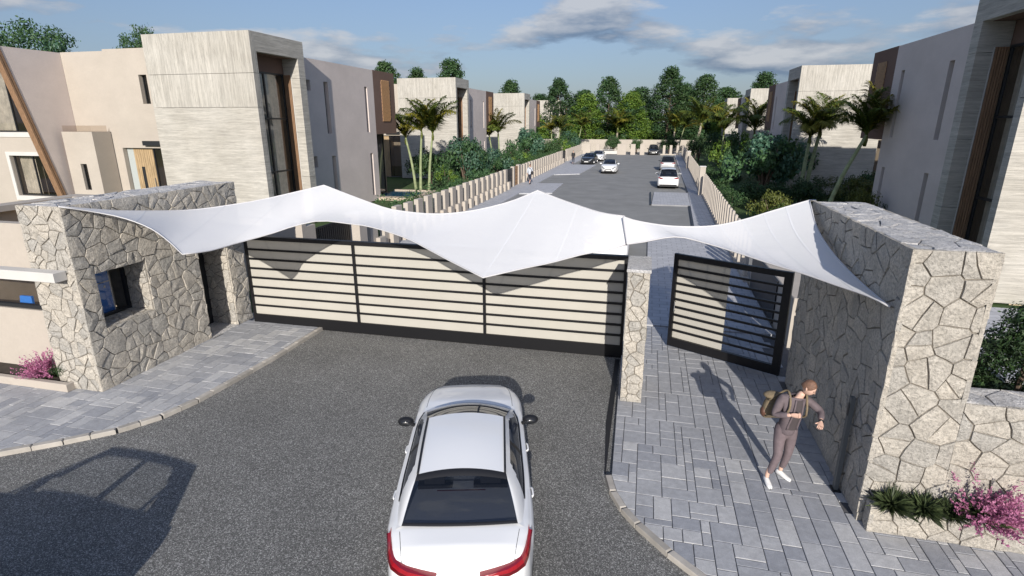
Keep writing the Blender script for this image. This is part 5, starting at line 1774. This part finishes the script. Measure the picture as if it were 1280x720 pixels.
MB().ball(bag_pt(-.135, .01, -.10), (.05, .075, .085), 12, 8).build('side_pocket', M_BAGDARK, bp, True)
MB().ball(bag_pt(0, .10, -.08), (.10, .05, .10), 12, 8).build('front_pocket', M_BAGDARK, bp, True)
MB().ball(bag_pt(0.01, 0, .245), (.15, .11, .06), 14, 8).build('top_flap', M_BAG, bp, True)
for sg in (-1, 1):
    o = sd_ * (sg * 0.125)
    top = V(.13, 0, 1.545) + o * 1.0
    pts = [bag_pt(sg * .10, -.08, .18), V(.12, .0, 1.56) + o + bk * 0.09, top + fr_ * 0.03 + V(0, 0, .015), V(.11, 0, 1.42) + o + fr_ * 0.135, V(.10, 0, 1.30) + o * 1.15 + fr_ * 0.135, V(.08, 0, 1.18) + o * 1.35 + fr_ * 0.05, bag_pt(sg * .12, -.07, -.15)]
    MB().tube(interp(pts, 20), 0.017, 6).build('strap', M_BAG, bp, True)

def walker(sw):
    return dict(pelvis=V(0, 0, .93), chest=V(0, -.02, 1.32), neck=V(0, -.03, 1.50), head=V(0, -.06, 1.65), look=V(0, -1, -.1),
        shL=V(.18, -.01, 1.43), shR=V(-.18, -.01, 1.43), elL=V(.23, .06 * sw, 1.16), wrL=V(.22, -.06 + .12 * sw, .93), elR=V(-.23, -.06 * sw, 1.16), wrR=V(-.22, -.08 - .14 * sw, .95),
        knL=V(.09, -.12 * sw - .03, .50), anL=V(.09, -.18 * sw, .09), toL=V(.09, -.18 * sw - .2, .03), knR=V(-.09, .06 * sw - .05, .50), anR=V(-.09, .22 * sw, .09), toR=V(-.09, .22 * sw - .2, .03),
        hdL=V(0, -.2, -1), hpL=V(-1, 0, 0), curlL=.6, hdR=V(0, -.2, -1), hpR=V(1, 0, 0), curlR=.6)
w1, _, _ = person('man in a pale shirt and dark trousers walking along the pool side pavement', (-10.35, 50.4, 0), walker(1), (M_PALESHIRT, M_JEANS, M_TRIM), GP)
w1.rotation_euler = (0, 0, R(165))
w2, _, _ = person('distant person in dark clothes on the far pavement near the black car', (-9.7, 76.3, 0), walker(-.8), (M_DARKCOAT, M_JEANS, M_TRIM), GP)
bag2 = empty('shoulder_bag', 'dark shoulder bag carried by the man in the pale shirt', 'bag', loc=(-10.12, 50.3, 0))
MB().ball((0, 0, 1.02), (0.13, 0.15, 0.17), 12, 8).build('bag', M_DARKCOAT, bag2, True)
MB().tube([(0, 0, 1.15), (-.12, -.10, 1.42), (-.30, -.02, 1.48), (-.2, .12, 1.3), (0, .03, 1.15)], 0.014, 6).build('strap', M_DARKCOAT, bag2, True)

# ------------------------------------------------------------------ vegetation
def leaf_quads(mb, c, rad, n, size, rr, mi=0, shell=0.55, fold=0.25, aspect=0.5, droop=0.0):
    """n small folded leaves scattered through an ellipsoid, denser toward its skin"""
    c = Vector(c)
    for _ in range(n):
        while True:
            d = Vector((rr.gauss(0, 1), rr.gauss(0, 1), rr.gauss(0, 1)))
            if d.length > 0.01: break
        d.normalize()
        k = shell + (1 - shell) * rr.random() ** 0.7
        k *= rr.uniform(0.86, 1.12)
        p = c + Vector((d.x * rad[0], d.y * rad[1], d.z * rad[2])) * k
        nrm = (d + Vector((rr.gauss(0, .55), rr.gauss(0, .55), rr.gauss(0, .55) + 0.35))).normalized()
        a = nrm.cross(Vector((rr.gauss(0, 1), rr.gauss(0, 1), rr.gauss(0, 1)))).normalized()
        a = (a + Vector((0, 0, -droop))).normalized()
        b = nrm.cross(a).normalized()
        s = size * rr.uniform(0.65, 1.3)
        tip = p + a * s * 0.5
        tail = p - a * s * 0.5
        w = s * aspect * 0.5
        mb.add([tail, p + b * w + nrm * (fold * w), tip, p - b * w + nrm * (fold * w)], [(0, 1, 2), (0, 2, 3)], mi)

def crown_mesh(name, clumps, n, size, mats, seed, **kw):
    rr = random.Random(seed)
    mb = MB()
    for i, (c, r) in enumerate(clumps):
        mi = 0 if not isinstance(mats, (list, tuple)) or rr.random() < 0.72 else 1
        leaf_quads(mb, c, r, n, size, rr, mi, **kw)
    return mb.mesh(name, mats)

def limbs(H, h0, spread, seed, r0=0.22, n=7):
    rr = random.Random(seed)
    mb = MB()
    top = Vector((rr.uniform(-.2, .2), rr.uniform(-.2, .2), H * 0.86))
    mb.tube(interp([(0, 0, -0.2), (rr.uniform(-.1, .1), rr.uniform(-.1, .1), H * 0.4), top], 8), [r0 * (1.25 - 1.1 * k / 8) for k in range(9)], 8)
    for k in range(n):
        z = h0 + (H * 0.8 - h0) * k / n
        a = k * 2.4 + rr.uniform(-.4, .4)
        l = spread * (1 - 0.55 * k / n) * 0.8
        p0 = Vector((0, 0, z))
        mb.tube([p0, p0 + Vector((math.cos(a) * l * .5, math.sin(a) * l * .5, l * .32)), p0 + Vector((math.cos(a) * l, math.sin(a) * l, l * .5))], [r0 * .45, r0 * .3, r0 * .12], 6)
    return mb

def tall_tree_meshes(seed, H=15.0, W=4.6, mats=None):
    """dense upright broadleaf tree: rounded cone of clumps with an uneven skin"""
    rr = random.Random(seed)
    cl = []
    for k in range(125):
        t = ((k + rr.random()) / 125) ** 1.15
        z = H * (0.06 + 0.89 * t)
        prof = (min(1.0, 0.62 + 2.2 * t) if t < 0.25 else 1.0) * (1 - max(0, t - 0.12) / 0.90) ** 0.62
        a = k * 2.39996 + rr.uniform(-.5, .5)
        r = W * prof * rr.uniform(0.45, 0.98)
        s = rr.uniform(0.75, 1.35) * (1 - 0.3 * t)
        cl.append(((math.cos(a) * r, math.sin(a) * r, z), (s * 1.15, s * 1.15, s * 0.85)))
    crown = crown_mesh('crown', cl, 105, 0.36, mats or [M_LEAF_DARK, M_LEAF_MID], seed + 1, shell=0.35)
    trunk = limbs(H, H * .12, W * .8, seed + 2, 0.24).mesh('trunk', M_BARK, True)
    return trunk, crown

def place_tree(name, label, cat, group, meshes, loc, rz, scale):
    t = empty(name, label, cat, group, loc=loc, rz=rz, scale=scale)
    link('trunk', meshes[0], t); link('crown', meshes[1], t)
    return t
tallA, tallB = tall_tree_meshes(31), tall_tree_meshes(47, W=4.2)
brightA = tall_tree_meshes(53, H=11.5, W=4.4, mats=[M_LEAF_BRIGHT, M_LEAF_MID])
GT = 'trees beyond the houses and the end wall'
trees = [
    (tallA, -29.75, 123, 14.7, 1.0, 'dark tree top showing over the third pool side villa'),
    (tallB, -19.0, 122, 14.7, 1.0, 'dark upright tree just beside the most distant pool side villa'),
    (tallA, -8.5, 123, 15.0, 1.05, 'dark tree standing behind the middle of the end wall, a palm in front of it'),
    (tallB, 3.6, 123, 16.6, 1.15, 'tallest dark tree at the end of the street'),
    (tallA, 10.2, 122, 15.0, 1.08, 'broad dark tree next to the tallest one at the street end'),
    (tallB, 21.5, 123, 15.2, 1.1, 'round dark tree top above the shaded side villas'),
    (tallA, -58.7, 123, 19.2, 1.25, 'tree top above the first pool side villa, the smaller of two'),
    (tallB, -43.2, 123, 19.2, 1.25, 'tree top rising behind the second pool side villa'),
    (tallB, -52.5, 126, 17.8, 1.1, 'low tree top between the first and second pool side villas'),
    (brightA, -12.8, 120, 11.4, 1.0, 'bright green tree between two dark trees at the street end'),
    (brightA, -3.6, 119, 11.6, 1.0, 'bright green tree left of the tallest tree, behind the end wall'.replace('left of', 'beside')),
    (brightA, -23.5, 117, 7.8, 0.8, 'small bright green tree close to the most distant pool side villa'),
    (brightA, 14.5, 118, 9.5, 0.9, 'bright tree showing behind the broad dark tree'),
    (tallA, -14.8, 131, 12.8, 1.2, 'dark tree filling the gap beside the bright green tree'),
    (tallB, -2.2, 132, 13.2, 1.2, 'dark tree filling the gap before the tallest tree'),
    (tallA, 15.6, 130, 13.0, 1.2, 'dark tree between the broad one and the shaded side villas'),
    (tallB, -24.8, 132, 12.0, 1.2, 'dark tree close behind the most distant pool side villa'),
    (tallB, 6.9, 133, 14.0, 1.15, 'dark tree filling the gap between the two tallest'),
    (tallA, 27.5, 131, 12.0, 1.2, 'dark tree mostly hidden by the shaded side villas'),
]
for i, (ms_, x, y, h, w, lab) in enumerate(trees):
    H0_ = 11.5 if ms_ is brightA else 15.0
    place_tree('broadleaf_tree', lab, 'tree', GT, ms_, (x, y, -0.15), i * 1.3, (w * 1.2, w * 1.2, h / H0_ * 1.0))
# two big trees behind the entrance villa
def round_tree_meshes(seed, R0, H, mats, n=70, leaf=0.34, per=80):
    rr = random.Random(seed); cl = []
    for k in range(n):
        d = Vector((rr.gauss(0, 1), rr.gauss(0, 1), rr.gauss(0, 1) * .8)).normalized() * rr.uniform(.45, 1.0)
        s = rr.uniform(.16, .28) * R0
        cl.append(((d.x * R0, d.y * R0, H + d.z * R0 * .72), (s, s, s * .7)))
    return limbs(H + R0 * .3, H * .4, R0 * .8, seed + 2, 0.2 + .02 * R0, 8).mesh('trunk', M_BARK, True), crown_mesh('crown', cl, per, leaf, mats, seed + 1, shell=.3)
bigA = round_tree_meshes(61, 6.2, 10.5, [M_LEAF_MID, M_LEAF_BLUE], 110, 0.36, 80)
place_tree('spreading_tree', 'large spreading tree behind the villa wing with the wide windows', 'tree', GT, bigA, (-79, 60.5, -0.15), 0.4, (1.12, 1.12, 1.28))
place_tree('spreading_tree', 'tree crown peeping over the concrete box of the entrance villa', 'tree', GT, bigA, (-61.5, 62.0, -0.15), 2.1, (0.62, 0.62, 1.19))

# far wood behind the end wall: one mass
rr_ = random.Random(77)
mb = MB()
for k in range(260):
    x = rr_.uniform(-75, 75); y = rr_.uniform(115.5, 133)
    h = rr_.uniform(1.5, 5.8)
    s = rr_.uniform(1.0, 1.9)
    leaf_quads(mb, (x, y, h), (s, s, s * 0.9), 60, 0.5, rr_, rr_.choice((0, 0, 0, 0, 1, 1, 2)), shell=0.4)
tag(mb.build('undergrowth', [M_LEAF_DARK, M_LEAF_MID, M_LEAF_BRIGHT]), 'dense dark undergrowth beyond the end wall of the street', 'undergrowth', kind='stuff')

# palms
def frond_mesh(seed, Ln, mat, droop):
    rr = random.Random(seed)
    mb = MB()
    pts = []
    n = 16
    a = R(78) - droop * .35
    p = Vector((0, 0, 0))
    for i in range(n + 1):
        pts.append(p.copy())
        p = p + Vector((math.cos(a), 0, math.sin(a))) * (Ln / n)
        a -= (0.95 + droop) / n * (0.5 + i / n)
    mb.tube(pts, [0.026 * (1 - .85 * i / n) for i in range(n + 1)], 5)
    for i in range(2, n + 1):
        t = i / n
        l = Ln * 0.36 * math.sin(math.pi * (0.16 + 0.80 * t)) ** 0.8
        d = (pts[min(i + 1, n)] - pts[i - 1]).normalized()
        for sg in (-1, 1):
            for q in (0.0, 0.25, 0.5, 0.75):
                b = pts[i - 1].lerp(pts[i], q + rr.uniform(0, .2))
                dirv = (d * 0.75 + Vector((0, sg, 0)) * 0.78 + Vector((0, 0, rr.uniform(-.35, .28)))).normalized()
                l2 = l * rr.uniform(.8, 1.1)
                up = Vector((0, 0, 1))
                w = dirv.cross(up).normalized() * 0.038
                mid = b + dirv * l2 * .5 + Vector((0, 0, .02))
                tip = b + dirv * l2 + Vector((0, 0, -.22 * l2 - .05))
                mb.add([b, mid + w, tip, mid - w], [(0, 1, 2, 3)])
    return mb.mesh('frond', mat)
FR = [frond_mesh(k, 2.85, M_PALM if k % 3 else M_PALMY, (0.0, 0.35, 0.7, 0.15)[k % 4]) for k in range(8)]
def palm(label, loc, top, rz, n=13, size=1.0, group='palms in the gardens', trunk_r=0.10, mat=None):
    t = empty('palm_tree', label, 'palm', group, loc=loc)
    tp = Vector(top) - Vector(loc)
    mid = tp * 0.5 + Vector((-tp.x * .12, -tp.y * .12, 0))
    pts = interp([(0, 0, -.2), mid, tp], 10)
    MB().tube(pts, [trunk_r * (1.35 - .55 * k / 10) for k in range(11)], 8).build('trunk', mat or M_PALMBARK, t, True)
    MB().tube([tp - Vector((0, 0, .55)), tp - Vector((0, 0, .25)), tp + Vector((0, 0, .1))], [trunk_r * .8, trunk_r * 1.15, trunk_r * .6], 8).build('crownshaft', M_LEAF_OLIVE, t, True)
    rr = random.Random(hash(label) % 9999 if False else int(abs(loc[0] * 37 + loc[1] * 11)) + 3)
    for k in range(n):
        low = k / n
        o = link('frond', FR[(k * 3 + rr.randrange(3)) % 8], t, tp + Vector((0, 0, .05 - .12 * low)))
        o.rotation_euler = (rr.uniform(-.15, .15), rr.uniform(-.34, .10) + 0.40 * low, rz + k * 2.39996 + rr.uniform(-.2, .2))
        s = size * rr.uniform(.85, 1.12)
        o.scale = (s, s, s)
    return t
z0 = -0.12
palm('palm with the lowest head of the three beside the pool', (-18.9, 44.2, z0), (-19.64, 44.2, 4.2), 0.3)
palm('middle palm of the three beside the pool', (-18.2, 43.4, z0), (-17.91, 43.5, 4.7), 1.1)
palm('palm with the fullest head of the three beside the pool', (-17.86, 44.4, z0), (-17.27, 44.3, 4.55), 2.0, 16, 1.15)
palm('thin palm of the second group, nearest the rose wall', (-19.7, 69.6, z0), (-20.4, 69.6, 3.5), 0.7)
palm('middle palm of the second group', (-19.1, 69.8, z0), (-19.6, 69.8, 3.7), 1.7)
palm('tallest palm of the second group with yellow green fronds', (-18.3, 70, z0), (-18.5, 70, 4.1), 2.6, 15, 1.15)
palm('slim palm in front of the most distant pool side villa, the lower one', (-15.8, 95.2, z0), (-15.9, 95.2, 4.0), 0.2)
palm('slim palm in front of the most distant pool side villa, the taller one', (-14.8, 95.4, z0), (-14.5, 95.4, 4.3), 1.2)
palm('bushy headed palm with a straight trunk above the tall stone wall', (10.75, 43.4, z0), (10.95, 43.6, 4.4), 0.5, 19, 1.0, trunk_r=0.13)
palm('straight palm crowded against its bushy neighbour', (11.2, 44, z0), (11.7, 44.2, 4.9), 1.9, 18, 1.0, trunk_r=0.13)
palm('leaning palm whose head stands against the shaded rose wall', (9.0, 31.6, z0), (10.6, 32.0, 4.85), 1.4, 19, 0.9, trunk_r=0.10)
palm('palm with yellowish fronds beyond the paired green shrubs', (12.2, 70.5, z0), (11.8, 70.5, 4.5), 0.9, 15, 1.45)
palm('palm with dull fronds close to the third shaded villa', (8.9, 74, z0), (8.9, 74, 4.4), 2.4, 14, 1.4)
palm('old palm with a grey leaning trunk by the far shaded fence', (7.2, 93.7, z0), (7.9, 94, 5.2), 0.4, 20, 1.6, trunk_r=0.2, mat=M_PALMBARK2)
palm('tall palm in front of the tallest tree', (4.2, 108, z0), (4.6, 108, 4.2), 1.0, 18, 1.5, trunk_r=0.16, mat=M_PALMBARK2)
palm('palm standing behind the low gate of the street end', (-6.2, 115, z0), (-6.0, 115, 4.2), 0.1, 18, 1.6, trunk_r=0.2, mat=M_PALMBARK2)
palm('slim palm behind the far picket fence', (-12.6, 104, z0), (-11.9, 104, 4.6), 2.2, 13, 1.2)
palm('thin leaning palm beside the tallest tree', (5.4, 109, z0), (6.2, 109, 4.4), 2.9, 13, 1.3)

# shrubs
def shrub_meshes(seed, mats, leaf, n=34, per=62, aspect=0.5):
    rr = random.Random(seed); cl = []
    for k in range(n):
        d = Vector((rr.gauss(0, 1), rr.gauss(0, 1), abs(rr.gauss(0, .9)))).normalized() * rr.uniform(.35, .95)
        s = rr.uniform(.20, .36)
        cl.append(((d.x, d.y, 0.42 + d.z * 0.62), (s, s, s * .8)))
    crown = crown_mesh('foliage', cl, per, leaf, mats, seed + 1, shell=.35, aspect=aspect)
    mb = MB()
    for k in range(7):
        a = k * .9
        mb.tube([(0, 0, -.1), (math.cos(a) * .12, math.sin(a) * .12, .35), (math.cos(a) * .45, math.sin(a) * .45, .85)], [.035, .028, .01], 6)
    return mb.mesh('stems', M_BARK, True), crown
S_BLUE = shrub_meshes(101, [M_LEAF_BLUE, M_LEAF_MID], .095, aspect=.6, per=150)
S_DARK = shrub_meshes(111, [M_LEAF_DARK, M_LEAF_MID], .085, per=150)
S_BRIGHT = shrub_meshes(121, [M_LEAF_MID, M_LEAF_BRIGHT], .095, per=130)
S_OLIVE = shrub_meshes(131, [M_LEAF_OLIVE, M_LEAF_DARK], .085, per=140)
def shrub(meshes, label, x, y, w, h, rz=0.0, group='shrubs in the gardens', name='shrub'):
    t = empty(name, label, 'shrub', group, loc=(x, y, -0.14), rz=rz, scale=(w / 2, w / 2, h / 1.15))
    link('stems', meshes[0], t); link('foliage', meshes[1], t)
    return t
for a in [
    (S_BLUE, 'large leaved shrub towering over the pool side fence', -15.6, 47.5, 4.6, 4.6, .2),
    (S_BLUE, 'broad large leaved shrub right behind the timber garden door'.replace(' right', ''), -13.8, 51, 3.8, 3.4, 1.2),
    (S_DARK, 'dark shrub under the three palms beside the pool', -19.6, 49.5, 4.6, 3.4, 2.2),
    (S_DARK, 'dark shrub at the foot of the second pool side villa', -17.6, 53, 3.6, 2.6, 0.4),
    (S_BRIGHT, 'green shrub between the pool and the large leaved shrub', -16.8, 46.0, 2.6, 2.2, 2.9),
    (S_BLUE, 'bluish shrub in front of the third pool side villa', -16.2, 76.5, 5.4, 5.0, .9),
    (S_DARK, 'dark shrub beside the second group of palms', -15.0, 66, 4.4, 3.0, .1),
    (S_BRIGHT, 'light green shrub behind the picket fence past the walking man', -13.6, 60, 3.4, 2.6, .5),
    (S_DARK, 'dark shrub between the two far palm groups', -14.4, 86, 4.2, 3.4, 1.9),
    (S_BRIGHT, 'green shrub behind the fence near the black car', -13.8, 94, 4.4, 3.6, 2.4),
    (S_BLUE, 'bluish shrub at the end of the pool side fence', -14.0, 103, 5.0, 4.2, .3),
    (S_DARK, 'clipped dark bush behind the low gate', -6.2, 107, 3.4, 3.6, .4),
    (S_DARK, 'clipped dark bush seen through an opening of the end wall', -2.0, 106, 2.6, 3.0, 1.4),
    (S_DARK, 'clipped dark bush behind the short picket fence', 3.8, 107, 3.2, 3.6, 2.4),
    (S_BLUE, 'big bluish shrub behind the shaded fence, next to the straight palms', 8.9, 46.5, 6.2, 5.0, .5),
    (S_BLUE, 'tall large leaved shrub at the foot of the second shaded villa', 11.0, 50.0, 5.4, 4.6, 1.7),
    (S_BRIGHT, 'light green shrub paired with another beyond the shaded fence', 8.6, 63, 4.4, 5.0, .8),
    (S_BRIGHT, 'light green shrub, nearer of the pair beyond the shaded fence', 10.6, 58, 4.6, 4.8, 2.8),
    (S_DARK, 'dark shrub at the far shaded fence', 9.2, 80, 5.0, 4.6, .7),
    (S_DARK, 'dark shrub by the old leaning palm', 7.4, 88, 3.6, 4.4, 1.8),
    (S_OLIVE, 'round olive green bush beside the shaded fence nearest the gate', 6.9, 33.0, 2.5, 2.1, .2),
    (S_DARK, 'low dark bush below the straight palms', 10.2, 40.5, 3.6, 2.2, 2.0),
    (S_DARK, 'low dark bush between the fence and the big bluish shrub', 7.4, 41.0, 3.0, 1.9, 1.1),
    (S_OLIVE, 'low yellow green bush beyond the straight palms', 13.4, 40.0, 3.4, 2.3, .6),
    (S_DARK, 'low dark bush beside the second shaded villa wall', 15.2, 43.2, 4.0, 2.6, 3.0),
    (S_DARK, 'low dark bush by the shaded fence pier', 6.6, 51.0, 3.2, 2.2, 2.2),
    (S_OLIVE, 'yellow green bush just over the cap of the tall stone wall', 10.6, 30.6, 2.0, 2.6, 1.3)]:
    shrub(*a)
# dense needle bush behind the low garden wall
nb_ = empty('evergreen_bush', 'dense dark evergreen bush behind the low sunlit rubble wall', 'bush', loc=(6.05, 9.7, -0.15))
rr_ = random.Random(5); mb = MB()
for k in range(150):
    t = rr_.random(); a = rr_.uniform(0, 6.28)
    z = .2 + 2.6 * t; r = 1.25 * (1 - t) ** .6 * rr_.uniform(.5, 1)
    leaf_quads(mb, (math.cos(a) * r, math.sin(a) * r, z), (.34, .34, .22), 170, .085, rr_, 0 if rr_.random() < .8 else 1, shell=.3, aspect=.3)
mb.build('foliage', [M_LEAF_EVER, M_LEAF_DARK], nb_)
MB().tube([(0, 0, 0), (0, 0, 2.4)], [.08, .02], 7).build('stem', M_BARK, nb_)
# hedges along the fences
def hedge(label, x0, x1, y0, y1, h, seed, mats, n):
    rr = random.Random(seed); mb = MB()
    cx_, cy_ = (x0 + x1) / 2, (y0 + y1) / 2
    for k in range(n):
        x, y = rr.uniform(x0, x1), rr.uniform(y0, y1)
        z = h * rr.uniform(.25, .95)
        leaf_quads(mb, (x - cx_, y - cy_, z), (.42, .5, .30), 52, .13, rr, 0 if rr.random() < .6 else 1, shell=.3)
    hd = empty('hedge', label, 'hedge', 'hedges behind the fences', loc=(cx_, cy_, -0.14))
    mb.build('foliage', mats, hd)
    st = MB()
    for k in range(14):
        x, y = rr.uniform(x0, x1) - cx_, rr.uniform(y0, y1) - cy_
        st.tube([(x, y, 0), (x + rr.uniform(-.1, .1), y, h * .8)], [.02, .008], 5)
    st.build('stems', M_BARK, hd)
hedge('loose green hedge behind the picket fence by the pool garden', -13.3, -11.9, 22, 46, 1.95, 9, [M_LEAF_MID, M_LEAF_DARK], 210)
hedge('low hedge between the garden door and the far pavement', -13.0, -12.0, 51.5, 78, 1.9, 19, [M_LEAF_DARK, M_LEAF_MID], 170)
hedge('dark hedge behind the shaded fence', 5.3, 6.4, 38, 62, 1.3, 29, [M_LEAF_DARK, M_LEAF_MID], 130)
hedge('dark hedge at the foot of the second shaded villa', 12.2, 20, 45.4, 46.6, 1.8, 39, [M_LEAF_DARK, M_LEAF_OLIVE], 120)

# flowers and grass tufts in the planters
def blades(mb, c, n, ln, rr, lean, w=0.012, mi=0, flat=0.35, pitch=(0.25, 1.2)):
    c = Vector(c)
    for _ in range(n):
        a = rr.uniform(0, 2 * math.pi)
        e = rr.uniform(*pitch)
        d = (Vector((math.cos(a) * math.cos(e), math.sin(a) * math.cos(e), math.sin(e))) + Vector(lean) * rr.uniform(.4, 1)).normalized()
        l = ln * rr.uniform(.6, 1.15)
        sd = d.cross(Vector((0, 0, 1))).normalized() * w
        m = c + d * l * .55
        tip = c + d * l + Vector((0, 0, -l * .30 * rr.random()))
        b = c + Vector((rr.uniform(-.05, .05), rr.uniform(-.03, .03), 0))
        mb.add([b - sd, b + sd, m + sd * .8, tip, m - sd * .8], [(0, 1, 2, 3, 4)], mi)
def tuft(label, x, y, z, ln, n, seed):
    t = empty('grass_tuft', label, 'grass tuft', 'grass tufts in the planters', loc=(x, y, z))
    rr = random.Random(seed); mb = MB()
    blades(mb, (0, 0, 0), n, ln, rr, (0, -.35, 0), .009)
    mb.build('blades', M_GRASSY, t)
    return t
tuft('spiky grass tuft at the corner of the stone planter', 3.60, 7.46, .40, .36, 420, 1)
tuft('spiky grass tuft between the corner tuft and the pink flowers', 3.98, 7.46, .40, .36, 420, 2)
tuft('spiky grass tuft half hidden by the pink flowers', 4.30, 7.46, .40, .34, 300, 3)
def flower_bush(label, x, y, z, lean, scale, seed):
    t = empty('flowering_bush', label, 'flowers', 'pink flowering bushes', loc=(x, y, z), scale=scale)
    rr = random.Random(seed)
    g = MB(); blades(g, (0, 0, 0), 160, .34, rr, (lean[0] * .5, lean[1] * .5, 0), .010)
    g.build('leaves', M_GRASSY, t)
    st, fl = MB(), MB()
    for k in range(120):
        a = rr.uniform(0, 6.28); e = rr.uniform(.1, 1.35)
        d = (Vector((math.cos(a) * math.cos(e), math.sin(a) * math.cos(e) * .7, math.sin(e))) + Vector(lean) * rr.uniform(.5, 1.0)).normalized()
        l = rr.uniform(.34, .68)
        tip = d * l + Vector((0, 0, -.06 * rr.random()))
        st.add([(0, 0, 0), (.004, 0, 0), tip], [(0, 1, 2)])
        for q in range(34):
            u = rr.uniform(.42, 1.0)
            p = tip * u
            dd = (d + Vector((rr.gauss(0, .7), rr.gauss(0, .7), rr.gauss(0, .7)))).normalized()
            s = .030 * (1.15 - .5 * u)
            w = dd.cross(Vector((rr.gauss(0, 1), rr.gauss(0, 1), 1))).normalized() * s * .4
            fl.add([p, p + dd * s + w, p + dd * s * 1.6, p + dd * s - w], [(0, 1, 2, 3)])
    st.build('stems', M_GRASSY, t)
    fl.build('blossom', M_PINKFL, t)
    return t
flower_bush('pink flowering bush spilling over the stone planter', 4.62, 7.44, .42, (.55, -.45, -.05), 1.15, 4)
flower_bush('pink flowering bush in the low cream planter of the gatehouse', -12.55, 8.42, .12, (-.12, -.25, .05), 1.05, 6)
b_ = shrub(S_DARK, 'small dark bush beside the pink flowers in the cream planter', -12.0, 8.45, .62, .50, .5, 'low bushes in the planters')
b_.location.z = 0.10
b2 = shrub(S_DARK, 'small dark bush beyond the pink flowers of the stone planter', 5.6, 7.5, .6, .5, 1.5, 'low bushes in the planters')
b2.location.z = 0.36
# strip of lawn, path and pool court seen past the tall wall
struct('side_path', MB().box(8.2, 30, 13.6, 15.6, -0.16, -0.06).box(8.2, 30, 16.6, 19.4, -0.16, -0.058), M_PAVFAR)
